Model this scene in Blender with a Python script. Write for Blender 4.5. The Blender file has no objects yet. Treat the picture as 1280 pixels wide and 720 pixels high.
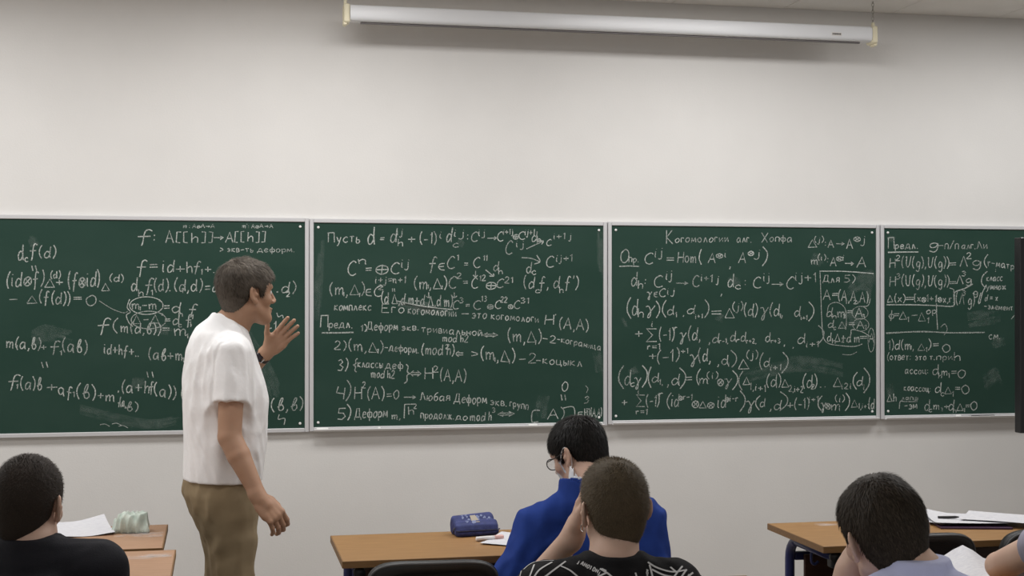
import bpy, math, random
import numpy as np
from mathutils import Vector, Matrix
random.seed(4); RNG = np.random.default_rng(11)
SC = bpy.context.scene; COL = SC.collection

# ------------------------------------------------------------------ camera, world, lamps, exposure
F = 1750.0; TH = math.radians(11.8); CAMP = np.array([0.0, -6.74, 1.6])
PIT = math.atan(11.0/F)
cam_d = bpy.data.cameras.new('camera'); cam = bpy.data.objects.new('camera', cam_d); COL.objects.link(cam)
cam.location = CAMP; cam.rotation_euler = (math.pi/2+PIT, 0, -TH)
cam_d.sensor_width = 36; cam_d.lens = F/1280*36; cam_d.clip_start = 0.05
SC.camera = cam
SC.view_settings.view_transform = 'Standard'; SC.view_settings.look = 'None'
SC.view_settings.exposure = 0.0; SC.view_settings.gamma = 1.0
SC.view_settings.use_curve_mapping = False
w = bpy.data.worlds.new('world'); SC.world = w; w.use_nodes = True
w.node_tree.nodes['Background'].inputs[0].default_value = (1.0, 0.99, 0.975, 1)
w.node_tree.nodes['Background'].inputs[1].default_value = 0.32

def area(name, loc, sx, sy, power, col=(1, .97, .93)):
    d = bpy.data.lights.new(name, 'AREA'); d.shape = 'RECTANGLE'; d.size = sx; d.size_y = sy
    d.energy = power; d.color = col
    o = bpy.data.objects.new(name, d); COL.objects.link(o); o.location = loc   # points straight down
    return o
for lx in (-3.4, -1.5, 0.4, 2.3, 4.2):
    area('ceiling_lamp', (lx, -1.15, 3.06), 1.0, 0.5, 24.5, (1, .99, .98))
for lx in (-3.1, -0.3, 2.5):
    area('ceiling_lamp', (lx, -2.9, 3.06), 1.2, 0.6, 17, (1, .99, .98))
    area('ceiling_lamp', (lx, -6.9, 3.06), 1.2, 0.6, 14, (1, .99, .98))

# ------------------------------------------------------------------ camera geometry used to lay things out at real distances
FW = np.array([math.sin(TH)*math.cos(PIT), math.cos(TH)*math.cos(PIT), math.sin(PIT)])
RT = np.array([math.cos(TH), -math.sin(TH), 0.0])
UP = np.cross(RT, FW)
FH = np.array([math.sin(TH), math.cos(TH), 0.0])       # level, away from the viewer
def ray(px, py): return FW + RT*(px-640)/F + UP*(360-py)/F
def at_d(px, py, d): return CAMP + ray(px, py)*d
def at_y(px, py, y):
    r = ray(px, py); return CAMP + r*((y-CAMP[1])/r[1])
def at_z(px, py, z):
    r = ray(px, py); return CAMP + r*((z-CAMP[2])/r[2])

# ------------------------------------------------------------------ materials
def lin(r, g, b):
    f = lambda c: (c/255/12.92) if c/255 <= .04045 else ((c/255+.055)/1.055)**2.4
    return (f(r), f(g), f(b), 1)
def mat(name, col, rough=.6, metal=0, noise=0.0, nscale=20, stretch=(1, 1, 1), bump=0.0, bscale=80, col2=None, spec=.5, sss=0, detail=4):
    m = bpy.data.materials.new(name); m.use_nodes = True
    nt = m.node_tree; b = nt.nodes['Principled BSDF']
    b.inputs['Roughness'].default_value = rough; b.inputs['Metallic'].default_value = metal
    b.inputs['Base Color'].default_value = col; b.inputs['Specular IOR Level'].default_value = spec
    if sss:
        b.inputs['Subsurface Weight'].default_value = sss
        b.inputs['Subsurface Radius'].default_value = (.012, .005, .003)
    tc = nt.nodes.new('ShaderNodeTexCoord'); mp = nt.nodes.new('ShaderNodeMapping')
    mp.inputs['Scale'].default_value = stretch
    nt.links.new(tc.outputs['Object'], mp.inputs['Vector'])
    if noise or col2:
        n = nt.nodes.new('ShaderNodeTexNoise'); n.inputs['Scale'].default_value = nscale; n.inputs['Detail'].default_value = detail
        nt.links.new(mp.outputs['Vector'], n.inputs['Vector'])
        r = nt.nodes.new('ShaderNodeValToRGB')
        c2 = col2 if col2 else tuple(max(0, c*(1-noise)) for c in col[:3])+(1,)
        r.color_ramp.elements[0].position = .35; r.color_ramp.elements[1].position = .65
        r.color_ramp.elements[0].color = c2; r.color_ramp.elements[1].color = col
        nt.links.new(n.outputs['Fac'], r.inputs['Fac']); nt.links.new(r.outputs['Color'], b.inputs['Base Color'])
    if bump:
        n2 = nt.nodes.new('ShaderNodeTexNoise'); n2.inputs['Scale'].default_value = bscale; n2.inputs['Detail'].default_value = 5
        nt.links.new(tc.outputs['Object'], n2.inputs['Vector'])
        bp = nt.nodes.new('ShaderNodeBump'); bp.inputs['Strength'].default_value = bump; bp.inputs['Distance'].default_value = .01
        nt.links.new(n2.outputs['Fac'], bp.inputs['Height']); nt.links.new(bp.outputs['Normal'], b.inputs['Normal'])
    return m

# ------------------------------------------------------------------ object helpers
def new_obj(name, me, m=None, parent=None, loc=None):
    o = bpy.data.objects.new(name, me); COL.objects.link(o)
    if m is not None:
        for q in (m if isinstance(m, (list, tuple)) else [m]): me.materials.append(q)
    if parent is not None: o.parent = parent
    if loc is not None: o.location = loc
    return o
def tag(o, label, cat, group=None, kind=None):
    o['label'] = label; o['category'] = cat
    if group: o['group'] = group
    if kind: o['kind'] = kind
    return o
def empty(name, loc, label, cat, group=None, rz=0):
    o = bpy.data.objects.new(name, None); COL.objects.link(o); o.location = loc; o.rotation_euler = (0, 0, rz)
    o.empty_display_size = .1
    return tag(o, label, cat, group)

class MB:
    """collects shapes into one mesh"""
    def __init__(s): s.v = []; s.f = []; s.mi = []; s.sm = []; s.cur = 0
    def add(s, vs, fs, smooth=False):
        n = len(s.v); s.v += [tuple(map(float, q)) for q in vs]
        for f in fs: s.f.append(tuple(n+i for i in f)); s.mi.append(s.cur); s.sm.append(smooth)
    def box(s, c, d, M=None, bev=0.0):
        """box with chamfered vertical profile: c centre, d full sizes"""
        x, y, z = [q/2 for q in d]; b = min(bev, x*.9, y*.9, z*.9)
        pts = []
        if b <= 0:
            pts = [(i*x, j*y, k*z) for k in (-1, 1) for j in (-1, 1) for i in (-1, 1)]
            fs = [(0, 2, 3, 1), (4, 5, 7, 6), (0, 1, 5, 4), (2, 6, 7, 3), (0, 4, 6, 2), (1, 3, 7, 5)]
        else:
            def ring(xx, yy, zz):
                r = []
                cb = b*1.0
                for (sx, sy) in ((1, 1), (-1, 1), (-1, -1), (1, -1)):
                    for q in range(3):
                        a = math.atan2(sy, sx)+(q-1)*math.pi/4
                        r.append((sx*(xx-cb)+cb*math.cos(a)*1.0, sy*(yy-cb)+cb*math.sin(a), zz))
                return r
            def rin(zz):
                return [(p[0]*(x-b*.6)/x, p[1]*(y-b*.6)/y, zz) for p in ring(x, y, zz)]
            pts = rin(-z)+ring(x, y, -z+b*.6)+ring(x, y, z-b*.6)+rin(z)
            fs = [tuple(range(11, -1, -1)), tuple(range(36, 48))]
            for L in range(3):
                for i in range(12):
                    j = (i+1) % 12; fs.append((L*12+i, L*12+j, L*12+12+j, L*12+12+i))
        P = np.array(pts)
        if M is not None: P = P @ np.array(M).T
        s.add(P+np.array(c), fs)
    def tube(s, pts, r, n=10, closed=False, caps=True):
        pts = [np.array(p, float) for p in pts]; N = len(pts)
        rs = r if isinstance(r, (list, tuple, np.ndarray)) else [r]*N
        vs = []; ref = None
        for i, p in enumerate(pts):
            a = pts[(i-1) % N] if (closed or i > 0) else p
            b = pts[(i+1) % N] if (closed or i < N-1) else p
            t = b-a; t = t/(np.linalg.norm(t)+1e-9)
            if ref is None:
                ref = np.cross(t, (0, 0, 1.0))
                if np.linalg.norm(ref) < .1: ref = np.cross(t, (1.0, 0, 0))
            ref = ref-t*np.dot(ref, t); ref = ref/(np.linalg.norm(ref)+1e-9); bi = np.cross(t, ref)
            for k in range(n):
                an = 2*math.pi*k/n; vs.append(p+(ref*math.cos(an)+bi*math.sin(an))*rs[i])
        fs = []
        for i in range(N if closed else N-1):
            i2 = (i+1) % N
            for k in range(n):
                k2 = (k+1) % n; fs.append((i*n+k, i*n+k2, i2*n+k2, i2*n+k))
        if caps and not closed:
            fs.append(tuple(range(n-1, -1, -1))); fs.append(tuple((N-1)*n+k for k in range(n)))
        s.add(vs, fs, True)
    def cyl(s, a, b, r, n=20, r2=None): s.tube([a, b], [r, r if r2 is None else r2], n)
    def grid(s, P, smooth=True, closed_u=False):
        """P array (nu,nv,3)"""
        P = np.array(P); nu, nv = P.shape[:2]
        fs = []
        for i in range(nu if closed_u else nu-1):
            for j in range(nv-1):
                i2 = (i+1) % nu
                fs.append((i*nv+j, i2*nv+j, i2*nv+j+1, i*nv+j+1))
        s.add(P.reshape(-1, 3), fs, smooth)
    def build(s, name, m, parent=None, loc=None, bev=0, seg=2):
        me = bpy.data.meshes.new(name)
        me.from_pydata(s.v, [], s.f); me.update()
        me.polygons.foreach_set('material_index', s.mi); me.polygons.foreach_set('use_smooth', s.sm)
        o = new_obj(name, me, m, parent, loc)
        if bev:
            md = o.modifiers.new('bevel', 'BEVEL'); md.width = bev; md.segments = seg; md.limit_method = 'ANGLE'
        return o

def smooth_path(pts, sub=4):
    """Catmull-Rom through 3-D / 2-D points"""
    P = [np.array(p, float) for p in pts]
    if len(P) < 3: return P
    out = []
    for i in range(len(P)-1):
        p0 = P[max(i-1, 0)]; p1 = P[i]; p2 = P[i+1]; p3 = P[min(i+2, len(P)-1)]
        for k in range(sub):
            t = k/sub
            out.append(.5*((2*p1)+(-p0+p2)*t+(2*p0-5*p1+4*p2-p3)*t*t+(-p0+3*p1-3*p2+p3)*t**3))
    out.append(P[-1]); return out

# ------------------------------------------------------------------ room
CEIL = 3.08
def struct(name, mb, m):
    o = mb.build(name, m); o['kind'] = 'structure'; return o
M_wall = mat('painted_wall', (.725, .712, .692, 1), .75, bump=.06, bscale=120, noise=.03, nscale=3, spec=.3)
M_ceil = mat('ceiling_board', (.80, .78, .74, 1), .8, noise=.05, nscale=6, bump=.1, bscale=60)
M_floor = mat('linoleum_floor', (.34, .29, .24, 1), .4, noise=.25, nscale=5)
b = MB(); b.box((1, .1, CEIL/2+.05), (13, .2, CEIL+.1)); struct('wall_front', b, M_wall)
b = MB(); b.box((1, -4.5, -.05), (13, 9.4, .1)); struct('floor', b, M_floor)
# ceiling of square tiles: thin open joints between tiles, in one mesh
b = MB(); b.box((1, -4.5, CEIL+.06), (13, 9.4, .08))
for i in range(-9, 13):
    for j in range(0, 15):
        b.box((i*.6+.13, -.3-j*.6, CEIL+.01), (.596, .596, .02))
struct('ceiling', b, M_ceil)
b = MB(); b.box((1, -.008, .04), (13, .016, .08)); struct('baseboard_front', b, mat('baseboard_paint', lin(120, 105, 90), .5))
# ------------------------------------------------------------------ handwriting: one stroke alphabet, height 10, x-height 6
G = {}
def g(ch, s, w=None):
    st = [[tuple(float(q) for q in p.split(',')) for p in t.split()] for t in s.split('|')]
    if w is None: w = max(p[0] for t in st for p in t)
    G[ch] = (st, w)
g('A', '0,0 3.2,10 6.5,0|1.2,3.6 5.4,3.8'); g('C', '6,8.6 4,10 1,7.5 0,4 1,1 3.4,0 6,1.2')
g('D', '0,0 0,10 4,9.5 6,6 5,1.5 0,0'); g('E', '5,10 0,9.8 0,0 5,.2|0,5.2 4,5.4'); g('H', '0,0 .3,10|6,0 5.7,10|0,5 6,5.3')
g('K', '0,0 .2,10|5,10 .4,4.6 5.4,0'); g('O', '3,10 .4,7 .6,2 3,0 5.6,3 5.4,8 3,10'); g('U', '0,9 .6,9.6 .9,3 2.4,0 4.4,2 5,9.4 5.8,9.8')
g('a', '4,5.4 2,6 .2,3.4 .8,.4 2.6,.6 4,4 4.1,5.8 4.2,.6 5,0'); g('b', '0,3 2,5 3.4,9.6 2.4,10 1.2,6 1,1.2 2.6,0 4,2 3.2,4.6 1.2,3.6')
g('c', '3.8,4.8 2.4,6 .4,4 .4,1.4 2,0 4,1'); g('d', '4,4.6 2,5.8 .2,3.4 .6,.5 2.4,.4 4.2,3|4.6,10 4.2,4 4.5,.2')
g('e', '.4,3 3.8,3.8 3,5.8 1.2,5.4 .2,2.4 1.4,.1 4,1'); g('f', '4.6,9 3.4,10 2.2,8 1.6,0 1.2,-2.4|0,4.6 4,5')
g('g', '4,5 2,6 .4,3.8 1.2,1 3.2,1.6 4.1,5.4 3.8,-1 2.4,-3.4 .4,-2.2'); g('h', '.2,10 .4,0|.4,3.4 2,5.8 3.4,4.6 3.6,0')
g('i', '.6,5.8 .4,1 1.2,0|.8,8 .9,8.5', 1.6); g('j', '1.8,6 1.8,-1 .6,-3 -.6,-2|2,8 2.1,8.5', 2.4); g('k', '0,0 .2,6|3.4,6 .4,3 3.8,0')
g('l', '0,2 1.4,7 1.2,10 .4,7 .8,.8 1.8,0'); g('m', '0,6 .4,0|.4,3.6 1.8,5.8 2.8,4.4 2.8,0|2.8,3.6 4.4,5.8 5.4,4.4 5.5,.4 6,0'); g('n', '0,6 .4,0|.4,3.4 2,5.8 3.4,4.4 3.4,.4 4,0')
g('o', '2,6 .2,3.6 .8,.4 2.4,0 4,2.6 3.4,5.4 2,6'); g('p', '0,6 .4,-3|.4,4 2,6 3.8,4.2 3,1 .6,1'); g('r', '0,6 .3,0|.3,3.6 1.6,5.8 3.2,5.4')
g('s', '3.2,5.2 1.6,6 .4,4.4 3,2.2 2.4,.2 .2,.6'); g('t', '1.6,8.6 1.4,1 2.6,0|0,5.8 3.4,6'); g('u', '0,6 .2,1 1.6,0 3.4,2|3.6,6 3.6,.6 4.4,0'); g('x', '0,6 4,0|4,6 0,0')
g('y', '0,6 1.8,1.4|4,6 1.4,-2 0,-3')
g('0', '2.4,10 .2,6.4 .8,1.6 2.6,0 4.6,3 4.4,8 2.4,10'); g('1', '0,7.4 1.6,10 1.6,0', 2); g('2', '0,8 1.8,10 4,8 2.6,4 0,.2 4.8,.2'); g('3', '.2,9 2.4,10 4,7.8 1.8,5.4 4.2,3.4 2.8,.2 0,.6')
g('4', '.8,10 0,4.4 4.2,4.8|4.2,10 3.8,0'); g('5', '4.4,10 .8,9.8 .4,5.8 3.2,5.6 4.2,2.6 2.4,.1 0,.6')
g('(', '2,11 .4,7.5 .2,3 1.8,-1'); g(')', '0,11 1.8,7.5 1.8,3 .2,-1'); g('[', '2.2,10.6 .2,10.4 .2,-.4 2.2,-.6'); g(']', '0,10.6 2,10.4 2,-.4 0,-.6')
g('{', '2.6,11 1.4,9.6 1.6,6.4 .2,5.2 1.6,4 1.4,.6 2.8,-1'); g('}', '.2,11 1.6,9.6 1.4,6.4 2.8,5.2 1.4,4 1.6,.6 0,-1')
g('+', '0,4 5.4,4.2|2.6,7 2.7,1.2'); g('-', '0,4 4,4.2'); g('=', '0,5.6 4.6,5.9|0,2.9 4.6,3.1'); g(',', '.8,.8 .6,-.8 0,-2', 1); g('.', '0,.1 .8,.7', .8)
g(':', '.3,4.8 .6,5.8|.3,.6 .6,1.6', 1); g("'", '.6,10.6 .3,8.2', 1); g('/', '0,-1 4,10'); g('>', '0,7 3.6,4 0,1.4'); g('<', '3.6,7 0,4 3.6,1.4'); g('|', '.3,10.5 .3,-.5', 1); g('"', '.2,8 1,2|2.2,8 3,2', 3.4)
g('→', '0,4 7.6,4|5.4,6.2 7.8,4 5.4,1.8'); g('⇔', '1,5 7,5|1,2.8 7,2.8|2.6,7 0,3.9 2.6,1|5.4,7 8,3.9 5.4,1'); g('⇐', '1,5 7,5|1,2.8 7,2.8|2.6,7 0,3.9 2.6,1'); g('↗', '0,0 9,8|5.6,8 9.2,8.2 8.4,4.6'); g('↘', '0,8 6,0|3,.4 6.2,0 6,3.4'); g('↓', '1.6,10 1.8,0|0,3 1.8,0 3.4,3')
g('⊗', '3,6.4 .6,4.8 .4,1.6 3,-.2 5.6,1.6 5.4,4.8 3,6.4|1.2,5 4.8,1.2|4.8,5 1.2,1.2'); g('⊕', '3,6.4 .6,4.8 .4,1.6 3,-.2 5.6,1.6 5.4,4.8 3,6.4|3,6.2 3,0|.4,3.1 5.6,3.2')
g('∈', '4,6.4 1.2,5.6 .2,3 1.4,.4 4.2,0|.4,3.2 3.6,3.4'); g('Δ', '0,0 3,8.6 6.4,.2 0,0'); g('Σ', '6,9.6 0,9.8 3.6,5 0,.2 6.4,.4'); g('Λ', '0,0 2.8,10 5.6,0'); g('γ', '0,5.6 1.4,6 2.6,1.6 2.2,-3 1.2,-3.4 1.6,-.6 4.6,6.4')
g('√', '0,0 .4,10 7,10.4'); g('φ', '2.4,10 1.8,-2|2.2,6 .2,4 1,1 3.6,1.2 4,4.6 2.2,6'); g('_', '0,-1 5,-1'); g(' ', '0,0 0,0', 3)
# Cyrillic
g('П', '.2,0 .4,10|-.2,9.6 6,10|5.6,9.8 5.8,0'); g('К', '0,0 .2,10|5,10 .4,4.6 5.4,0'); g('Х', '0,10 5,0|5.4,10 0,0'); g('Д', '.6,1.2 2,9.6 5,9.6 5.2,1.2|-.6,-1.4 -.4,1.2 6.4,1.2 6.6,-1.4'); g('Л', '0,0 1.2,2 2.4,9.6 5.2,0'); g('Е', '5,10 .4,9.6 .2,0 5,.2|.2,5.2 4,5.4'); g('Э', '0,9 2.4,10 4.6,6 3.6,1 0,.6|1,5.2 4.4,5.2'); g('Г', '0,0 .2,10 4.8,10')
for a_, b_ in (('а', 'a'), ('е', 'e'), ('о', 'o'), ('с', 'c'), ('у', 'y'), ('х', 'x'), ('р', 'p'), ('к', 'k')): G[a_] = G[b_]
G['А'] = G['A']; G['О'] = G['O']; G['Н'] = G['H']; G['С'] = G['C']
g('б', '4,10 1.6,8.4 .3,4.4 .8,.4 2.6,0 3.8,2.4 2.8,4.8 .6,4'); g('в', '.2,0 .2,6 2.6,5.8 2.6,3.4 .4,3.2 3,2.8 3,.4 .2,0'); g('г', '.2,0 .2,6 3,6'); g('д', '.6,.6 1.6,5.8 3.8,5.8 4,.6|-.2,-1.2 0,.6 4.8,.6 5,-1.2'); g('з', '.2,5.4 2,6 3,4.6 1.4,3.2 3.2,2 2,.1 0,.5')
g('и', '0,6 .2,.2 3.4,5.8 3.6,0'); g('й', '0,6 .2,.2 3.4,5.8 3.6,0|.8,8 1.8,7.2 3,8'); g('л', '0,.2 1,1 2,6 4,0'); g('м', '0,0 .6,6 2.4,1.4 4.2,6 4.8,0'); g('н', '0,0 .1,6|3.4,0 3.4,6|0,3 3.4,3.2'); g('п', '0,0 .2,6 3.4,6 3.6,0'); g('т', '1.8,0 1.8,5.8|0,5.8 3.8,6'); g('ф', '2.4,9 2.2,-3|2.2,5.8 .2,4.4 .8,.8 2.4,.8 4.4,1 4.6,4.8 2.2,5.8'); g('ц', '0,6 .2,.4 3.4,.4|3.4,6 3.5,.4 4.4,.2 4.2,-2'); g('ш', '0,6 .2,0 5.4,0 5.6,6|2.8,6 2.8,0'); g('ы', '0,6 .2,0 2,.6 1.8,3 .2,3|3.8,6 3.8,0'); g('ь', '.2,6 .3,0 2.6,.2 2.8,2.6 .4,3'); g('э', '0,5.4 2,6 3.4,3.4 2.4,.3 0,.6|1,3.2 3.2,3.2'); g('ю', '0,0 .1,6|.1,3 1.6,3|3.4,6 1.8,3.4 2.4,.4 4,.2 5.2,3 4.6,5.6 3.4,6'); g('я', '3.6,0 3.4,6 1,5.6 .8,3.2 3.4,3|1.8,3 0,0'); g('ж', '2.6,6 2.6,0|0,6 2.6,3 5.2,6|0,0 2.6,3 5.2,0'); g('ч', '0,6 .4,3.4 3.2,3|3.4,6 3.4,0'); g('л', '0,.2 1,1 2,6 4,0')

M_board = mat('green_board', (.019, .050, .037, 1), .55, col2=(.026, .059, .045, 1), nscale=1.6, stretch=(1, 1, 2.2), bump=.05, bscale=260, spec=.15, detail=7)
M_frame = mat('board_frame', (.66, .66, .67, 1), .35, metal=.25)
M_tray = mat('tray_enamel', (.74, .73, .73, 1), .4)
M_dot = mat('white_screw', (.8, .8, .78, 1), .5)
def chalk_mat(name, col, lo, hi, sc):
    m = bpy.data.materials.new(name); m.use_nodes = True; nt = m.node_tree; b = nt.nodes['Principled BSDF']
    b.inputs['Base Color'].default_value = col; b.inputs['Roughness'].default_value = .95; b.inputs['Specular IOR Level'].default_value = .1
    tc = nt.nodes.new('ShaderNodeTexCoord'); n = nt.nodes.new('ShaderNodeTexNoise'); n.inputs['Scale'].default_value = sc; n.inputs['Detail'].default_value = 3
    nt.links.new(tc.outputs['Object'], n.inputs['Vector'])
    mr = nt.nodes.new('ShaderNodeMapRange'); mr.inputs['From Min'].default_value = .35; mr.inputs['From Max'].default_value = .65
    mr.inputs['To Min'].default_value = lo; mr.inputs['To Max'].default_value = hi
    nt.links.new(n.outputs['Fac'], mr.inputs['Value'])
    geo = nt.nodes.new('ShaderNodeNewGeometry'); mr2 = nt.nodes.new('ShaderNodeMapRange')
    mr2.inputs['To Min'].default_value = .55; mr2.inputs['To Max'].default_value = 1.0
    nt.links.new(geo.outputs['Random Per Island'], mr2.inputs['Value'])
    mu = nt.nodes.new('ShaderNodeMath'); mu.operation = 'MULTIPLY'
    nt.links.new(mr.outputs[0], mu.inputs[0]); nt.links.new(mr2.outputs[0], mu.inputs[1])
    nt.links.new(mu.outputs[0], b.inputs['Alpha'])
    return m
M_chalk = chalk_mat('chalk', (.64, .68, .64, 1), .38, .95, 160)
M_smear = chalk_mat('chalk_dust', (.45, .52, .48, 1), .02, .085, 30)

YB = -.016                                   # plane of the writing surfaces
class Ink:
    def __init__(s): s.mb = MB(); s.rng = random.Random(7)
    def line(s, pts, w=.0054, sub=5, dust=False):
        """pts: picture points on the board plane; a flat chalk ribbon"""
        P = smooth_path(pts, sub)
        Q = [at_y(p[0], p[1], YB-.0012-(.0006 if not dust else 0)) for p in P]
        s.mb.cur = 1 if dust else 0
        L = []; R = []
        for i, q in enumerate(Q):
            t = Q[min(i+1, len(Q)-1)]-Q[max(i-1, 0)]
            n = np.array([-t[2], 0, t[0]]); n = n/(np.linalg.norm(n)+1e-9)
            ww = w*(.8+.35*s.rng.random())/2
            L.append(q+n*ww); R.append(q-n*ww)
        N = len(Q); s.mb.add(L+R, [(i, i+1, N+i+1, N+i) for i in range(N-1)])
    def smear(s, pts, w):
        """streaks a sponge leaves: many thin faint dust lines side by side"""
        pw = w*250
        nk = int(5+pw*.6)
        for k in range(nk):
            o = ((k+.5)/nk-.5)*pw*.9; a = s.rng.uniform(-.15, .5); b_ = s.rng.uniform(.55, 1.1)
            P = smooth_path(pts, 6) if len(pts) > 2 else [np.array(pts[0])+(np.array(pts[1])-np.array(pts[0]))*t for t in np.linspace(0, 1, 7)]
            i0 = int(max(0, a)*(len(P)-1)); i1 = max(i0+2, int(min(1, b_)*(len(P)-1)))
            d = np.array(P[-1])-np.array(P[0]); n = np.array((-d[1], d[0]))/(np.linalg.norm(d)+1e-6)
            s.line([np.array(p)+n*o+n*s.rng.uniform(-.2, .2) for p in P[i0:i1+1]], .012*s.rng.uniform(.5, 1.3), 1, True)
    def text(s, x0, x1, y, h, t, y1=None, w=None):
        """t written from x0 to x1, base line y (to y1 at the end), capital height h"""
        y1 = y if y1 is None else y1
        if w is None: w = .0036+.0001*h
        adv = []; X = 0
        for ch in t:
            adv.append(X); X += G[ch][1]+(1.9 if ch != ' ' else 0)
        X -= 1.9; sx = (x1-x0)/max(X, .1)
        if len(t) == 1: sx = min(sx, h/10*2.6) if G[t][1] > 1.1 else h/10
        for ch, a in zip(t, adv):
            jy = s.rng.uniform(-.4, .4)*h/10; sl = s.rng.uniform(-.02, .1)
            for st in G[ch][0]:
                if ch == ' ': continue
                pts = []
                for (gx, gy) in st:
                    px = x0+(a+gx)*sx+gy*h/10*sl
                    f_ = (px-x0)/max(x1-x0, 1)
                    pts.append((px+s.rng.uniform(-.25, .25), y+(y1-y)*f_-gy*h/10+jy+s.rng.uniform(-.25, .25)))
                sharp = ch in 'AΔΣΛПДЕHКEК[]=+→⇔√и1453н' or len(pts) < 3
                s.line(pts, w, 1 if sharp else 4)

boards = []
def board(name, x0, x1, zt, zb, label, tray):
    """writing surface x0..x1 (metres), zb..zt"""
    fw = .0195
    e = empty(name, ((x0+x1)/2, 0, zb-fw), label, 'chalkboard', 'green chalkboards hung in a row along the wall')
    ox, oy, oz = e.location
    b = MB(); b.box((0, YB/2-.001, (zt+zb)/2-oz), (x1-x0+.01, -YB-.002, zt-zb+.01)); b.build('writing_surface', M_board, e)
    b = MB(); W = (x1-x0)/2
    zc = (zt+zb)/2-oz; H = (zt-zb)/2; d = .022
    for sx in (-1, 1): b.box((sx*(W+fw/2), -d/2-.001, zc), (fw, d, 2*H+2*fw), bev=.004)
    for sz in (-1, 1): b.box((0, -d/2-.001, zc+sz*(H+fw/2)), (2*W, d, fw), bev=.004)
    b.build('frame', M_frame, e)
    if tray:
        b = MB(); t = [(0, -.002), (0, -.075), (.014, -.08), (.016, -.076), (.006, -.068), (.006, -.04)]
        P = [[(sx, y, z) for z, y in [(0, -.023), (0, -.044), (.009, -.049), (.011, -.046), (.005, -.041), (.005, -.023)]] for sx in (-W, W)]
        b.grid(P, False); b.add([p for p in P[0]], [tuple(range(6))]); b.add([p for p in P[1]], [tuple(range(5, -1, -1))])
        b.build('chalk_tray', M_tray, e)
    for sx in (-1, 1):
        for sz in (-1, 1):
            b = MB(); c = np.array((sx*(W-.022), YB, zc+sz*(H-.022)))
            b.tube([c, c+(0, -.003, 0), c+(0, -.0045, 0)], [.0065, .006, .003], 12); b.build('screw', M_dot, e)
    ink = Ink(); boards.append((e, ink)); return ink
def zz(px, py): return at_y(px, py, YB)[2]
def xx(px): return at_y(px, 400, YB)[0]
B1 = board('chalkboard', xx(381)-1.49, xx(381), (zz(0, 273.8)+zz(380, 277.3))/2, (zz(0, 541.5)+zz(380, 535.7))/2, 'leftmost green chalkboard, partly hidden behind the man in the white T-shirt', False)
B2 = board('chalkboard', xx(392), xx(754), (zz(392, 278.4)+zz(753, 282.2))/2, (zz(392, 533.8)+zz(755, 527.5))/2, 'green chalkboard second from left with five numbered lines of chalk writing', True)
B3 = board('chalkboard', xx(764.5), xx(1095), (zz(764, 282.2)+zz(1094, 285.3))/2, (zz(765, 526.4)+zz(1095, 518.8))/2, 'green chalkboard third from left, dense formulas and a chalk-boxed note at right', True)
B4 = board('chalkboard', xx(1105), xx(1105)+1.0, (zz(1104, 285.3)+zz(1270, 287.4))/2, (zz(1106, 519)+zz(1270, 516.6))/2, 'rightmost green chalkboard, its right end behind the dark screen', True)

T = B1.text; L = B1.line; S = B1.smear
T(23, 29, 326, 20, 'd'); T(31, 35, 327, 9, 'c'); T(37, 46, 322, 17, 'f'); T(49, 69, 322, 14, '(d)'); T(39, 47, 341, 11, '"')
T(8, 54, 359, 18, '(id⊗f)', 357); T(56, 68, 359, 12, 'Δ'); T(63, 75, 348, 9, '(d)'); T(70, 79, 357, 11, '+'); T(85, 124, 360, 19, '(f⊗id)', 358); T(127, 137, 364, 11, 'Δ'); T(137, 154, 352, 9, '(d)')
T(12, 26, 378, 9, '-'); T(34, 46, 379, 11, 'Δ'); T(49, 87, 378, 15, '(f(d))', 381); T(92, 102, 377, 9, '='); T(107, 119, 382, 13, '0')
T(172, 190, 303, 16, 'f'); T(192, 196, 301, 14, ':'); T(207, 217, 304, 15, 'A'); T(220, 265, 303, 12, '[[h]]'); T(267, 279, 301, 10, '→'); T(282, 291, 303, 13, 'A'); T(293, 331, 302, 12, '[[h]]')
T(229, 268, 285, 5, 'm : A⊗A→A', w=.003); T(303, 341, 285, 5, "m': A⊗A→A", w=.003); T(275, 316, 315, 7, '> экв-ть', w=.0036); T(322, 368, 315, 7, 'деформ.', w=.0036)
T(171, 184, 342, 17, 'f'); T(187, 197, 338, 12, '='); T(203, 217, 340, 16, 'id'); T(220, 231, 341, 12, '+'); T(233, 240, 341, 14, 'h'); T(242, 250, 340, 13, 'f'); T(251, 253, 343, 7, '1'); T(256, 272, 341, 11, '+..')
T(164, 171, 364, 17, 'd'); T(173, 179, 370, 9, 'h'); T(181, 191, 364, 17, 'f'); T(189, 191, 369, 7, '1'); T(193, 213, 364, 15, '(d).'); T(218, 252, 364, 15, '(d,d)'); T(227, 229, 366, 6, '1'); T(256, 272, 365, 13, '=d'); T(346, 369, 366, 14, '.d)', 366); T(358, 362, 371, 6, '2')
for cx, cy, rx, ry in ((183, 382, 21, 11), (186, 400, 22, 11)):
    L([(cx+rx*math.cos(a), cy+ry*math.sin(a)) for a in np.linspace(.3, 6.5, 14)], .004)
L([(162, 374), (159, 384), (163, 390), (158, 394), (161, 403), (166, 408)], .004)
L([(124, 376), (140, 386), (154, 391), (160, 389)], .003)
T(165, 200, 386, 11, "m-m'"); T(174, 176, 388, 5, '1'); T(205, 212, 388, 10, '='); T(215, 246, 390, 14, 'd f', 394); T(223, 228, 396, 7, 'h'); T(239, 241, 399, 6, '1')
T(166, 203, 404, 12, "Δ-Δ'"); T(206, 213, 404, 9, '='); T(216, 240, 406, 13, 'd f'); T(223, 227, 409, 6, 'c'); T(237, 239, 408, 6, '1')
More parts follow.
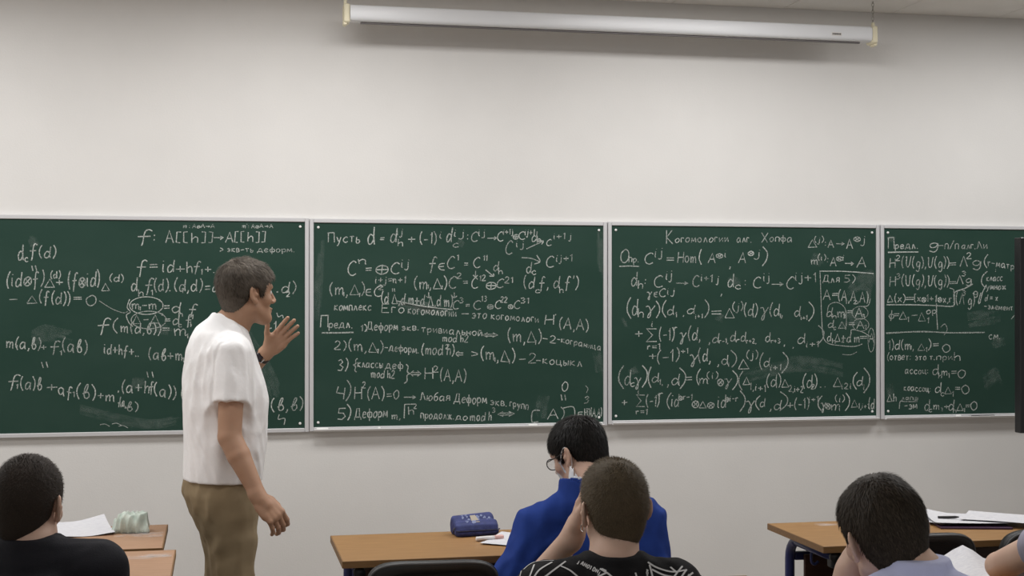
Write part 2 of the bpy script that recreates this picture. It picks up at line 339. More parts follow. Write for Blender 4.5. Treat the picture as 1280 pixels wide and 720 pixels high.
T(122, 138, 415, 17, 'f'); T(141, 147, 415, 16, '('); T(151, 200, 415, 13, 'm(d,b))', 418); T(163, 165, 417, 5, '1'); T(203, 212, 416, 10, '='); T(218, 240, 420, 14, "m'"); T(233, 235, 423, 6, '1')
T(8, 50, 435, 14, 'm(a,b)', 437); T(20, 22, 437, 6, '1'); T(51, 58, 438, 9, '+'); T(63, 75, 440, 14, 'f'); T(75, 77, 444, 6, '1'); T(78, 108, 439, 16, '(ab)', 442); T(51, 61, 462, 12, '"')
T(130, 173, 442, 13, 'id+hf+..', 446); T(186, 228, 449, 14, '(ab+m', 451); T(228, 230, 453, 6, '1'); T(182, 193, 474, 12, '"')
T(10, 24, 484, 16, 'f'); T(20, 22, 486, 6, '1'); T(26, 52, 486, 15, '(a)b', 488); T(58, 71, 490, 13, '+'); T(73, 90, 492, 15, 'af', 499); T(91, 93, 496, 7, '1'); T(95, 119, 497, 17, '(b)', 500); T(122, 129, 499, 10, '+'); T(132, 148, 502, 13, "m'"); T(147, 149, 509, 7, '1'); T(150, 157, 508, 11, '(a,'); T(158, 172, 514, 11, 'b)')
T(152, 186, 490, 15, '(a+h', 492); T(187, 192, 490, 13, 'f'); T(193, 219, 493, 15, '(a))', 499); T(226, 230, 500, 18, '(')
T(334, 345, 417, 12, '-1', 413); T(339, 378, 514, 15, '(b,b)', 512); L([(349, 518), (348, 524), (356, 523), (355, 531)], .004)
for (x, y) in ((125, 531), (140, 530), (148, 533)): L([(x, y), (x+6, y-1), (x+12, y+2)], .003)
L([(346, 391), (348, 396), (353, 394), (354, 398)], .004)
for p, ww in (([(40, 424), (60, 416), (90, 421)], .09), ([(36, 303), (50, 300)], .05), ([(300, 420), (330, 470), (340, 500)], .12), ([(165, 478), (180, 480)], .06), ([(100, 512), (180, 530), (225, 524)], .05), ([(190, 408), (215, 415)], .05)): S(p, ww)

T = B2.text; L = B2.line; S = B2.smear
T(410, 449, 303, 12, 'Пусть', 303); T(460, 468, 306, 22, 'd'); T(475, 480, 302, 9, '='); T(488, 495, 303, 18, 'd'); T(496, 503, 294, 9, 'ij'); T(497, 503, 308, 9, 'h'); T(510, 519, 304, 11, '+'); T(525, 545, 305, 14, '(-1)'); T(549, 553, 298, 10, 'i')
T(558, 564, 303, 18, 'd'); T(567, 580, 296, 10, 'ij'); T(566, 573, 309, 9, 'c'); T(584, 587, 300, 11, ':'); T(589, 597, 302, 12, 'C'); T(598, 606, 295, 9, 'ij'); T(609, 621, 302, 10, '→'); T(622, 629, 302, 12, 'C'); T(629, 641, 293, 7, 'i+1j'); T(641, 648, 299, 9, '⊕'); T(649, 656, 299, 10, 'C'); T(656, 668, 294, 8, 'ij+1'); T(665, 671, 302, 13, 'd'); T(671, 676, 303, 8, 'h')
T(632, 640, 318, 17, 'C'); T(645, 655, 309, 9, 'ij'); T(658, 678, 311, 12, '↗'); T(683, 689, 307, 8, 'C'); T(692, 714, 299, 8, 'i+1 j')
T(435, 445, 344, 18, 'C'); T(448, 458, 330, 10, 'n'); T(457, 464, 341, 10, '='); T(469, 484, 342, 17, '⊕'); T(489, 499, 342, 14, 'C'); T(501, 511, 334, 11, 'ij'); T(469, 507, 354, 9, 'i+j=n+1')
T(536, 545, 337, 16, 'f'); T(548, 556, 337, 13, '∈'); T(559, 568, 336, 15, 'C'); T(571, 573, 325, 7, '1'); T(580, 585, 334, 9, '='); T(592, 600, 335, 13, 'C'); T(604, 609, 326, 7, '11'); T(607, 617, 345, 10, '↘'); T(617, 623, 339, 12, 'd'); T(623, 628, 343, 8, 'h'); T(591, 597, 346, 8, '↓')
L([(652, 322), (664, 323), (674, 327)], .005); L([(671, 319), (675, 327), (668, 330)], .005); T(658, 664, 341, 14, 'd'); T(665, 670, 343, 8, 'c'); T(683, 692, 334, 14, 'C'); T(695, 715, 327, 9, 'ij+1')
T(518, 558, 361, 15, '(m,Δ)'); T(534, 536, 361, 5, '1'); T(551, 553, 362, 5, '1'); T(561, 570, 361, 15, 'C'); T(571, 577, 348, 7, '2'); T(579, 585, 357, 9, '='); T(590, 597, 360, 13, 'C'); T(599, 607, 351, 7, '12'); T(607, 619, 361, 14, '⊕'); T(621, 629, 360, 11, 'C'); T(631, 641, 354, 8, '21'); T(655, 722, 360, 15, "(d f, d f')", 361); T(669, 675, 366, 7, 'c'); T(699, 704, 366, 8, 'h')
T(412, 455, 369, 15, '(m,Δ)'); T(428, 430, 370, 5, '1'); T(448, 450, 371, 5, '1'); T(457, 478, 370, 13, '∈C'); T(473, 479, 362, 6, '2'); T(533, 539, 372, 7, '↓'); T(565, 571, 372, 7, '↓'); T(490, 494, 366, 7, '"')
T(477, 565, 379, 14, '(d Δ,d m+d Δ,d m)', 384, .005); S([(500, 378), (530, 381), (560, 386)], .03); S([(497, 381), (520, 385), (545, 388), (565, 391)], .03); S([(497, 381), (520, 385), (545, 388), (565, 391)], .03); L([(495, 376), (530, 383), (566, 387)], .004)
T(566, 573, 387, 11, 'C'); T(574, 579, 379, 7, '3'); T(582, 587, 385, 8, '='); T(592, 601, 387, 11, 'C'); T(602, 608, 377, 7, '13'); T(609, 616, 386, 9, '⊕'); T(619, 626, 386, 10, 'C'); T(626, 634, 378, 7, '22'); T(635, 641, 386, 8, '⊕'); T(643, 650, 386, 10, 'C'); T(651, 661, 379, 7, '31')
T(418, 464, 388, 10, 'комплекс'); T(477, 505, 391, 11, 'Его', 391); T(510, 570, 392, 10, 'когомологии', 396); T(577, 586, 396, 9, '-'); T(590, 608, 398, 10, 'это'); T(614, 673, 399, 9, 'когомологи', 403); T(681, 692, 406, 12, 'H'); T(694, 696, 400, 7, "'"); T(699, 735, 411, 14, '(A,A)', 414)
T(400, 410, 409, 15, 'П'); T(411, 440, 410, 10, 'редл.'); L([(402, 416), (420, 416), (442, 415.5)], .007); T(451, 458, 414, 8, '1)'); T(459, 497, 413, 11, 'Деформ', 413); T(502, 523, 413, 8, 'экв.'); T(527, 602, 415, 9, 'тривиальной', 420); T(603, 627, 422, 9, '⇔'); T(553, 585, 427, 9, 'mod h²'.replace('²', '2'), 428)
T(635, 676, 427, 16, '(m,Δ)', 429); T(649, 651, 428, 7, '1'); T(668, 670, 431, 6, '1'); T(678, 695, 427, 9, '-2', 429); T(696, 751, 427, 8, '-кограница', 438)
T(418, 432, 437, 11, '2)', 438); T(436, 478, 438, 14, '(m,Δ)', 441); T(451, 453, 440, 6, '1'); T(471, 473, 442, 6, '1'); T(481, 523, 438, 10, '-деформ.', 442); T(527, 567, 443, 13, '(mod h)', 444); T(557, 562, 436, 6, '2'); T(570, 579, 447, 11, '⇐'); T(589, 598, 446, 9, '>'); T(601, 643, 449, 16, '(m,Δ)', 453); T(617, 619, 452, 6, '1'); T(635, 637, 455, 6, '1'); T(649, 670, 454, 12, '-2', 454); T(670, 727, 454, 10, '-коцыкл', 458)
T(422, 434, 463, 14, '3)'); T(441, 446, 464, 14, '{'); T(447, 478, 459, 10, 'классы', 460); T(482, 503, 461, 10, 'деф'); T(464, 493, 472, 10, 'mod h2', 473); T(505, 511, 477, 20, '}'); T(512, 526, 471, 11, '⇔'); T(531, 541, 474, 14, 'H'); T(542, 548, 465, 8, '2'); T(550, 582, 476, 15, '(A,A)', 477)
T(420, 430, 498, 15, '4', 500); T(432, 437, 500, 22, ')'); T(443, 452, 499, 15, 'H'); T(453, 457, 485, 8, '2'); T(459, 480, 499, 15, '(A)'); T(483, 498, 499, 11, '=0'); T(505, 520, 500, 9, '→'); T(525, 562, 500, 10, 'Любая', 501); T(568, 608, 503, 12, 'Деформ', 505); T(613, 633, 506, 9, 'экв.', 508); T(637, 660, 508, 9, 'групп', 512)
T(422, 432, 524, 14, '5'); T(434, 438, 524, 17, ')'); T(444, 484, 523, 13, 'Деформ', 522); T(490, 500, 524, 9, 'm,'); T(505, 520, 522, 17, '√'); T(510, 517, 518, 10, 'h'); T(517, 521, 511, 6, '2'); T(526, 567, 523, 10, 'продолж.', 524); T(570, 584, 525, 8, 'до'); T(588, 614, 526, 11, 'mod h'); T(615, 619, 516, 6, '3'); T(622, 645, 522, 10, '⇔', 521)
L([(675, 513), (666, 514), (665, 527), (673, 527)], .005); T(684, 705, 524, 13, 'A)', 523); L([(704, 510), (717, 509), (718, 524), (714, 525)], .005); T(722, 728, 521, 9, '∈'); T(731, 752, 521, 10, 'H3(A,A)', 520); T(702, 709, 489, 12, '0'); T(700, 708, 503, 12, '"'); T(730, 736, 505, 8, '3', 503); L([(732, 482), (735, 486), (733, 491)], .003)
for p, ww in (([(676, 522), (678, 500), (684, 495)], .06), ([(575, 300), (578, 309)], .03), ([(396, 400), (400, 300)], .04), ([(745, 440), (751, 470)], .04), ([(750, 290), (752, 350)], .03)): S(p, ww)

T = B3.text; L = B3.line; S = B3.smear
T(833, 841, 305, 17, 'К'); T(844, 910, 303, 9, 'огомологии', 302); T(921, 939, 303, 9, 'алг.'); T(952, 960, 303, 12, 'Х'); T(962, 990, 302, 9, 'опфа')
T(775, 785, 328, 17, 'О'); T(786, 798, 328, 9, 'пр.'); L([(774, 333), (787, 332.5), (799, 333)], .005); T(806, 816, 330, 14, 'C'); T(818, 828, 321, 12, 'ij'); T(833, 842, 328, 10, '='); T(847, 870, 328, 13, 'Hom'); T(874, 877, 329, 16, '('); T(885, 894, 329, 12, 'A'); T(895, 903, 323, 9, '⊗'); T(905, 908, 321, 9, 'i'); T(912, 914, 334, 12, ','); T(923, 932, 329, 13, 'A'); T(935, 942, 320, 9, '⊗'); T(944, 950, 321, 10, 'j'); T(952, 958, 331, 20, ')')
T(1010, 1021, 309, 11, 'Δ'); T(1018, 1029, 303, 7, '(j)'); T(1031, 1034, 308, 9, ':'); T(1035, 1042, 309, 9, 'A'); T(1045, 1055, 308, 8, '→'); T(1058, 1066, 311, 12, 'A'); T(1067, 1075, 302, 9, '⊗'); T(1077, 1081, 304, 10, 'j')
T(1014, 1022, 330, 9, 'm'); T(1022, 1032, 325, 7, '(i)'); T(1034, 1037, 328, 9, ':'); T(1038, 1045, 333, 11, 'A'); T(1045, 1053, 326, 8, '⊗'); T(1053, 1055, 325, 7, 'i'); T(1056, 1067, 333, 9, '→'); T(1071, 1082, 334, 13, 'A')
T(789, 796, 358, 18, 'd'); T(797, 803, 361, 10, 'h'); T(806, 809, 355, 10, ':'); T(818, 828, 359, 15, 'C'); T(832, 840, 349, 12, 'ij'); T(845, 860, 358, 9, '→'); T(866, 874, 359, 14, 'C'); T(876, 898, 351, 9, 'i+1 j', 353); T(901, 904, 368, 12, ','); T(910, 917, 359, 17, 'd'); T(919, 926, 361, 8, 'c'); T(931, 935, 357, 12, ':'); T(942, 951, 360, 14, 'C'); T(954, 962, 351, 11, 'ij'); T(965, 979, 359, 10, '→'); T(983, 992, 361, 15, 'C'); T(994, 1020, 351, 12, 'ij+1', 353); T(809, 832, 371, 10, 'γ∈C'); T(834, 843, 368, 9, 'ij')
T(784, 789, 395, 22, '('); T(790, 797, 394, 20, 'd'); T(797, 804, 397, 11, 'h'); T(807, 818, 392, 15, 'γ'); T(820, 824, 396, 18, ')'); T(828, 833, 395, 18, '('); T(834, 842, 394, 12, 'd'); T(844, 846, 396, 6, '1'); T(854, 857, 394, 9, ','); T(859, 868, 392, 11, 'd'); T(869, 878, 398, 6, 'i+1'); T(880, 885, 396, 19, ')'); T(889, 901, 396, 13, '='); T(906, 918, 397, 14, 'Δ'); T(916, 928, 388, 10, '(j)'); T(930, 946, 395, 15, '(d)'); T(940, 942, 397, 5, '1'); T(950, 960, 394, 16, 'γ'); T(962, 978, 395, 15, '(d,'); T(974, 976, 397, 5, '1'); T(993, 1000, 396, 13, 'd'); T(1001, 1009, 400, 6, 'i+1'); T(1010, 1016, 399, 20, ')')
T(794, 803, 422, 12, '+'); T(808, 821, 427, 17, 'Σ'); T(809, 825, 437, 8, 'r=1'); T(814, 816, 408, 7, 'i'); T(824, 842, 425, 15, '(-1)'); T(843, 846, 413, 7, 'r'); T(849, 857, 425, 14, 'γ'); T(860, 875, 425, 16, '(d,'); T(886, 898, 429, 12, ',d'); T(899, 910, 429, 6, 'r-1,'); T(913, 919, 427, 13, 'd'); T(920, 924, 428, 6, 'r'); T(926, 932, 427, 12, 'd'); T(933, 945, 429, 6, 'r+2,'); T(957, 963, 427, 12, 'd'); T(964, 975, 429, 6, 'r+3'); T(980, 983, 432, 8, ','); T(991, 994, 434, 8, ','); T(997, 1006, 429, 13, 'd'); T(1008, 1023, 434, 8, 'i+1'); T(1021, 1028, 429, 20, ')')
T(811, 820, 450, 11, '+'); T(821, 848, 454, 15, '(-1)', 451); T(848, 860, 442, 7, 'i+1'); T(862, 872, 453, 15, 'γ'); T(873, 888, 452, 16, '(d,'); T(897, 910, 456, 12, ',d'); T(910, 912, 458, 5, 'i'); T(914, 920, 458, 18, ')'); T(923, 936, 461, 14, 'Δ'); T(933, 947, 448, 10, '(j)'); T(949, 953, 460, 18, '('); T(955, 962, 459, 12, 'd'); T(963, 976, 463, 8, 'i+1'); T(976, 983, 464, 22, ')')
T(773, 780, 483, 24, '('); T(781, 788, 481, 19, 'd'); T(788, 793, 483, 8, 'c'); T(793, 801, 481, 14, 'γ'); T(802, 808, 483, 23, ')'); T(810, 814, 483, 22, '('); T(815, 823, 478, 12, 'd'); T(824, 828, 481, 7, '1,'); T(834, 848, 481, 14, ',d'); T(848, 850, 482, 6, 'i'); T(849, 856, 484, 22, ')'); T(857, 865, 478, 11, '='); T(870, 874, 480, 17, '('); T(874, 885, 480, 11, 'm'); T(884, 897, 473, 8, '(i)'); T(897, 904, 482, 13, '⊗'); T(905, 914, 481, 13, 'γ'); T(915, 921, 485, 20, ')'); T(923, 928, 485, 20, '('); T(929, 937, 481, 11, 'Δ'); T(937, 957, 487, 9, '1,i+1', 490); T(958, 976, 483, 15, '(d)'); T(969, 971, 485, 6, '1'); T(977, 986, 484, 11, 'Δ'); T(986, 1004, 489, 8, '2,i+2', 491); T(1003, 1021, 484, 16, '(d)'); T(1014, 1018, 486, 6, '2'); T(1025, 1032, 484, 6, '..'); T(1042, 1052, 483, 13, 'Δ'); T(1052, 1064, 486, 7, 'i2i'); T(1066, 1071, 485, 18, '('); T(1071, 1078, 482, 12, 'd'); T(1079, 1081, 487, 7, 'i'); T(1079, 1086, 489, 26, ')')
T(777, 784, 508, 11, '+'); T(795, 806, 508, 15, 'Σ'); T(795, 809, 518, 7, 'r=1'); T(797, 800, 492, 6, 'i'); T(808, 823, 508, 14, '(-1)'); T(824, 829, 496, 8, 'r'); T(833, 838, 509, 17, '('); T(839, 848, 508, 16, 'id'); T(848, 865, 500, 8, '⊗r-1'); T(865, 873, 509, 13, '⊗'); T(874, 883, 510, 10, 'Δ'); T(884, 892, 510, 11, '⊗'); T(897, 907, 509, 16, 'id'); T(906, 922, 502, 8, '⊗i-r'); T(924, 930, 513, 22, ')'); T(933, 943, 511, 15, 'γ'); T(944, 950, 511, 15, '('); T(950, 956, 509, 11, 'd'); T(962, 976, 512, 12, ',d'); T(974, 983, 511, 20, ')'); T(984, 991, 511, 11, '+'); T(993, 1011, 511, 13, '(-1)'); T(1011, 1023, 503, 8, 'i+1'); T(1022, 1027, 512, 15, '('); T(1026, 1032, 511, 12, 'γ'); T(1032, 1038, 511, 11, '⊗'); T(1039, 1050, 513, 13, 'm'); T(1044, 1055, 502, 8, '(i)'); T(1056, 1061, 512, 19, ')'); T(1064, 1072, 509, 11, 'Δ'); T(1073, 1086, 511, 7, '1,i+1'); T(1086, 1092.5, 511, 13, '(d')
L([(1024.5, 339), (1050, 339), (1075, 340.5), (1092, 342)], .005); L([(1025, 340), (1026, 365), (1027, 395), (1029, 420), (1035, 429), (1050, 432), (1068, 433), (1078, 430)], .004); L([(1053, 443), (1063, 443.5), (1071, 440)], .003)
T(1029, 1049, 353, 9, 'Для'); T(1055, 1068, 353, 9, '5)'); T(1029, 1038, 375, 13, 'A'); T(1040, 1047, 372, 9, '='); T(1048, 1085, 376, 13, '(A,A,A)', 378); T(1056, 1060, 380, 5, '1'); T(1067, 1071, 380, 5, '2')
T(1033, 1056, 396, 12, 'd m', 397); T(1040, 1045, 398, 6, 'h'); T(1054, 1057, 398, 5, '3'); T(1059, 1066, 393, 8, '='); T(1069, 1078, 396, 11, 'A'); T(1078, 1081, 398, 5, '3'); T(1035, 1057, 410, 10, 'd Δ'); T(1042, 1045, 412, 5, 'c'); T(1061, 1068, 408, 8, '='); T(1071, 1080, 411, 10, 'A'); T(1080, 1083, 412, 6, '1'); T(1034, 1074, 427, 11, 'd Δ+d m', 428); T(1040, 1044, 429, 6, 'h'); T(1052, 1055, 428, 5, '2'); T(1075, 1084, 425, 8, '='); T(1086, 1092, 428, 11, 'A')
for cx, cy, rx, ry in ((1075, 391, 10, 8), (1076, 406, 10, 8), (1089, 425, 4, 15)): L([(cx+rx*math.cos(a), cy+ry*math.sin(a)) for a in np.linspace(-2, 4.4, 14)], .0035)
L([(1034, 396), (1036, 382), (1046, 378), (1056, 385), (1058, 400), (1057, 412)], .0035); L([(1064, 418), (1065, 412), (1078, 415), (1088, 421)], .0035); L([(1088, 373), (1085, 382), (1076, 383)], .0035)
for p, ww in (([(1060, 360), (1085, 350), (1088, 370)], .12), ([(779, 404), (783, 402)], .05), ([(1015, 322), (1030, 328)], .06), ([(895, 395), (905, 399)], .04), ([(1050, 400), (1085, 395)], .09), ([(910, 352), (925, 350)], .04), ([(790, 460), (796, 470)], .04), ([(930, 470), (1000, 455), (1060, 465)], .08)): S(p, ww)

T = B4.text; L = B4.line; S = B4.smear
T(1110, 1118, 311, 14, 'П'); T(1119, 1147, 311, 9, 'редл.'); L([(1110, 315.5), (1130, 315), (1148, 315)], .006); T(1161, 1172, 311, 12, 'g'); T(1173, 1179, 311, 9, '-'); T(1181, 1198, 311, 10, 'п/п'); T(1202, 1219, 311, 8, 'алг.'); T(1221, 1234, 311, 9, 'Ли')
for yy, n_ in ((334, '2'), (357, '3')):
    T(1112, 1119, yy+1, 12, 'H'); T(1120, 1125, yy-8, 7, n_); T(1127, 1186, yy, 13, '(U(g),U(g))', yy+1); T(1187, 1195, yy, 9, '=')
T(1200, 1209, 333, 13, 'Λ'); T(1208, 1214, 324, 8, '2'); T(1215, 1226, 333, 12, 'g'); T(1230, 1234, 333, 14, '('); T(1235, 1267, 332, 9, 'r-матр', 337); T(1244, 1251, 340, 6, ':')
T(1196, 1204, 355, 11, 'Λ'); T(1202, 1207, 345, 6, '3'); T(1207, 1214, 354, 9, 'g'); T(1226, 1233, 359, 18, '('); T(1233, 1253, 351, 8, 'класс'); T(1233, 1257, 362, 8, 'умнож'); T(1231, 1247, 376, 8, 'd = x'); T(1230, 1266, 386, 7, '-элемент', 388); L([(1264, 399), (1268, 394)], .004)
T(1109, 1131, 378, 10, 'Δ(x)'); T(1132, 1142, 377, 9, '='); T(1143, 1193, 377, 9, '[x⊗1+1⊗x,r]', 378); L([(1108, 381), (1140, 381), (1170, 382), (1188, 383), (1193, 380), (1193, 366), (1205, 361), (1216, 355)], .006); L([(1187, 360), (1192, 362), (1192, 366)], .004)
T(1195, 1218, 380, 14, '(Λ g)', 382); T(1203, 1207, 369, 6, '3'); T(1217, 1222, 369, 8, 'g'); L([(1233, 356), (1228, 366), (1225, 378), (1223, 378), (1226, 366)], .005)
T(1111, 1117, 399, 11, 'φ'); T(1117, 1124, 397, 9, '='); T(1124, 1133, 399, 11, 'Δ'); T(1134, 1136, 403, 7, '1'); T(1139, 1146, 398, 9, '-'); T(1148, 1157, 401, 12, 'Δ'); T(1159, 1161, 404, 7, '1'); T(1158, 1170, 392, 8, 'op'); L([(1170.5, 379), (1171, 395), (1172, 412)], .005)
L([(1107.5, 416.5), (1150, 414.5), (1190, 416), (1231, 415.5)], .007); L([(1176, 409), (1181, 405), (1184, 412), (1180, 419)], .004); T(1236, 1250, 424, 9, 'см.')
T(1110, 1117, 437, 12, '1)'); T(1119, 1142, 437, 12, 'd(m,'); T(1137, 1140, 437, 5, '1'); T(1147, 1156, 438, 10, 'Δ'); T(1157, 1159, 440, 6, '1'); T(1160, 1163, 437, 12, ')'); T(1166, 1173, 435, 9, '='); T(1178, 1187, 440, 10, '0')
T(1109, 1138, 450, 9, '(ответ:', 450); T(1144, 1168, 450, 8, 'это т.'); T(1171, 1190, 450, 8, 'при'); T(1192, 1200, 451, 11, 'h')
T(1131, 1160, 467, 8, 'ассоц:'); T(1166, 1173, 469, 13, 'd'); T(1173, 1177, 473, 7, 'h'); T(1177, 1184, 469, 9, 'm'); T(1185, 1187, 472, 6, '1'); T(1189, 1195, 469, 8, '='); T(1197, 1206, 472, 10, '0')
T(1130, 1163, 488, 8, 'коассоц:', 490); T(1169, 1176, 491, 13, 'd'); T(1176, 1180, 495, 7, 'c'); T(1181, 1189, 492, 10, 'Δ'); T(1190, 1192, 496, 7, '1'); T(1194, 1200, 489, 8, '='); T(1202, 1211, 492, 11, '0')
T(1109, 1120, 502, 10, 'Δh'); T(1127, 1147, 500, 6, 'лапш', w=.003); T(1124, 1146, 511, 9, 'Г-эм'); L([(1127, 502), (1147, 502)], .003); T(1156, 1162, 513, 14, 'd'); T(1161, 1165, 515, 6, 'c'); T(1167, 1174, 512, 9, 'm'); T(1176, 1178, 514, 5, '1'); T(1180, 1186, 512, 8, '+'); T(1186, 1192, 513, 13, 'd'); T(1191, 1195, 516, 6, 'h'); T(1196, 1204, 513, 10, 'Δ'); T(1204, 1206, 515, 5, '1'); T(1207, 1212, 511, 8, '='); T(1213, 1221, 513, 11, '0')
for p, ww in (([(1230, 480), (1245, 468), (1252, 475)], .08), ([(1112, 300), (1118, 295)], .03), ([(1240, 430), (1256, 426)], .05), ([(1112, 480), (1114, 500)], .04), ([(1210, 400), (1250, 395)], .08)): S(p, ww)
for e, ink in boards:
    o = ink.mb.build('chalk_writing', [M_chalk, M_smear], e)
    o.location = [-q for q in e.location]; o['kind'] = 'stuff'
# ------------------------------------------------------------------ sculpting: smooth unions of rounded volumes, meshed as one closed skin
def smin(a, b, k):
    if k <= 0: return np.minimum(a, b)
    h = np.clip(.5+.5*(a-b)/k, 0, 1); return a*(1-h)+b*h-k*h*(1-h)
def smax(a, b, k): return -smin(-a, -b, k)
def rotm(f, l):
    f = np.array(f, float); f /= np.linalg.norm(f); l = np.array(l, float); l -= f*np.dot(f, l); l /= np.linalg.norm(l)
    return np.stack([f, l, np.cross(f, l)], 1)
class Vol:
    def __init__(s, lo, hi, h):
        s.h = h; s.lo = np.array(lo, float); s.n = np.ceil((np.array(hi)-s.lo)/h).astype(int)+1
        s.d = np.full(s.n, 9., np.float32)
    def sub(s, lo, hi):
        a = np.clip(np.floor((np.array(lo)-s.lo)/s.h).astype(int), 0, s.n); b = np.clip(np.ceil((np.array(hi)-s.lo)/s.h).astype(int)+1, 0, s.n)
        if (b <= a).any(): return None, None
        ax = [(np.arange(a[i], b[i])*s.h+s.lo[i]).astype(np.float32) for i in range(3)]
        return tuple(slice(a[i], b[i]) for i in range(3)), (ax[0][:, None, None], ax[1][None, :, None], ax[2][None, None, :])
    def put(s, f, lo, hi, k=0, op='add'):
        m = max(k, 0)+3*s.h
        sl, X = s.sub(np.array(lo)-m, np.array(hi)+m)
        if sl is None: return
        d2 = f(*X); d1 = s.d[sl]
        s.d[sl] = smin(d1, d2, k) if op == 'add' else smax(d1, -d2, k)
    def cone(s, a, b, ra, rb, k=0, op='add'):
        a = np.array(a, float); b = np.array(b, float); ba = b-a; L = np.dot(ba, ba)+1e-12
        def f(x, y, z):
            t = np.clip(((x-a[0])*ba[0]+(y-a[1])*ba[1]+(z-a[2])*ba[2])/L, 0, 1)
            return np.sqrt((x-a[0]-t*ba[0])**2+(y-a[1]-t*ba[1])**2+(z-a[2]-t*ba[2])**2)-(ra+(rb-ra)*t)
        r = max(ra, rb); s.put(f, np.minimum(a, b)-r, np.maximum(a, b)+r, k, op)
    def flatcone(s, a, b, ra, rb, k=0, op='add', rnd=.006):
        a = np.array(a, float); b = np.array(b, float); ba = b-a; L = np.linalg.norm(ba); u = ba/L
        def f(x, y, z):
            t = (x-a[0])*u[0]+(y-a[1])*u[1]+(z-a[2])*u[2]
            tt = np.maximum(t, 0)
            rr = np.sqrt((x-a[0]-tt*u[0])**2+(y-a[1]-tt*u[1])**2+(z-a[2]-tt*u[2])**2)-(ra+(rb-ra)*np.clip(t/L, 0, 1))
            return smax(rr, t-L, rnd)
        r = max(ra, rb); s.put(f, np.minimum(a, b)-r, np.maximum(a, b)+r, k, op)
    def ell(s, c, r, R=None, k=0, op='add'):
        c = np.array(c, float); r = np.array(r, float); R = np.eye(3) if R is None else R
        def f(x, y, z):
            x, y, z = x-c[0], y-c[1], z-c[2]
            q = [R[0, i]*x+R[1, i]*y+R[2, i]*z for i in range(3)]
            k0 = np.sqrt((q[0]/r[0])**2+(q[1]/r[1])**2+(q[2]/r[2])**2); k1 = np.sqrt((q[0]/r[0]**2)**2+(q[1]/r[1]**2)**2+(q[2]/r[2]**2)**2)+1e-6
            return k0*(k0-1)/k1
        e = np.sqrt(((R*r)**2).sum(1)); s.put(f, c-e, c+e, k, op)
    def loft(s, secs, R2, k=0, p=2.0, op='add', rnd=.01):
        """secs: (z, cx, cy, r_forward, r_side); R2 = forward angle; flat ends"""
        S = np.array(sorted(secs), float); z0, z1 = S[0, 0], S[-1, 0]
        zf = np.linspace(z0, z1, 160)
        def sm(col):
            v = np.interp(zf, S[:, 0], S[:, col]); kk = np.ones(9)/9
            return np.convolve(np.pad(v, 4, mode='edge'), kk, 'valid')
        C = [sm(i) for i in (1, 2, 3, 4)]; ca, sa = math.cos(R2), math.sin(R2)
        def f(x, y, z):
            cx, cy, rf, rl = [np.interp(z, zf, c).astype(np.float32) for c in C]
            a = (x-cx)*ca+(y-cy)*sa; b_ = -(x-cx)*sa+(y-cy)*ca
            q = (np.abs(a/rf)**p+np.abs(b_/rl)**p)**(1/p)
            return smax((q-1)*np.minimum(rf, rl), np.maximum(z-z1, z0-z), rnd)
        m = S[:, 3:5].max()
        s.put(f, (S[:, 1].min()-m, S[:, 2].min()-m, z0), (S[:, 1].max()+m, S[:, 2].max()+m, z1), k, op)
    def plane(s, p, n, k=.004):
        """cut away the side n points to"""
        p = np.array(p, float); n = np.array(n, float); n /= np.linalg.norm(n)
        sl, X = s.sub(s.lo, s.lo+s.n*s.h)
        s.d[sl] = smax(s.d[sl], (X[0]-p[0])*n[0]+(X[1]-p[1])*n[1]+(X[2]-p[2])*n[2], k)
    def folds(s, amp, dirs, seed=0, wl=.09):
        """cloth creases: ridges running along the given directions, bent and broken up"""
        rg = np.random.default_rng(seed); sl, X = s.sub(s.lo, s.lo+s.n*s.h)
        m = np.abs(s.d) < .03
        ii = np.nonzero(m); P = [X[0][ii[0], 0, 0], X[1][0, ii[1], 0], X[2][0, 0, ii[2]]]
        tot = np.zeros(len(ii[0]), np.float32)
        for dv in dirs:
            dv = np.array(dv, float); dv /= np.linalg.norm(dv)
            for q in range(3):
                u = rg.normal(size=3); u -= dv*np.dot(u, dv); u /= np.linalg.norm(u)
                kk = 2*math.pi/(wl*rg.uniform(.6, 1.5)); w1, w2 = rg.normal(size=3)*9, rg.normal(size=3)*7
                ph = kk*(u[0]*P[0]+u[1]*P[1]+u[2]*P[2])+1.6*np.sin(w1[0]*P[0]+w1[1]*P[1]+w1[2]*P[2]+q)
                en = .5+.5*np.sin(w2[0]*P[0]+w2[1]*P[1]+w2[2]*P[2]+q*2)
                tot += (.5+.5*np.cos(2*ph))**1.6*en
        s.d[ii] += (-amp*tot/len(dirs)*.8+amp*.3).astype(np.float32)
    def mesh(s, name, origin=(0, 0, 0)):
        d = s.d; n = s.n; o = np.array(origin)
        sg = d < 0
        sl = lambda i, j, k: (slice(i, n[0]-1+i), slice(j, n[1]-1+j), slice(k, n[2]-1+k))
        cnt = np.zeros(n-1, np.uint8)
        for i in (0, 1):
            for j in (0, 1):
                for k in (0, 1): cnt += sg[sl(i, j, k)]
        act = np.nonzero((cnt > 0) & (cnt < 8)); A = np.stack(act, 1)
        V = {}
        val = {c: d[A[:, 0]+c[0], A[:, 1]+c[1], A[:, 2]+c[2]] for c in [(i, j, k) for i in (0, 1) for j in (0, 1) for k in (0, 1)]}
        acc = np.zeros((len(A), 3)); num = np.zeros(len(A))
        for c in val:
            for ax in range(3):
                if c[ax]: continue
                c2 = list(c); c2[ax] = 1; a, b_ = val[c], val[tuple(c2)]
                x = (a < 0) != (b_ < 0); t = np.where(x, a/np.where(x, a-b_, 1), 0)
                p = np.tile(np.array(c, float), (len(A), 1)); p[:, ax] = t
                acc += p*x[:, None]; num += x
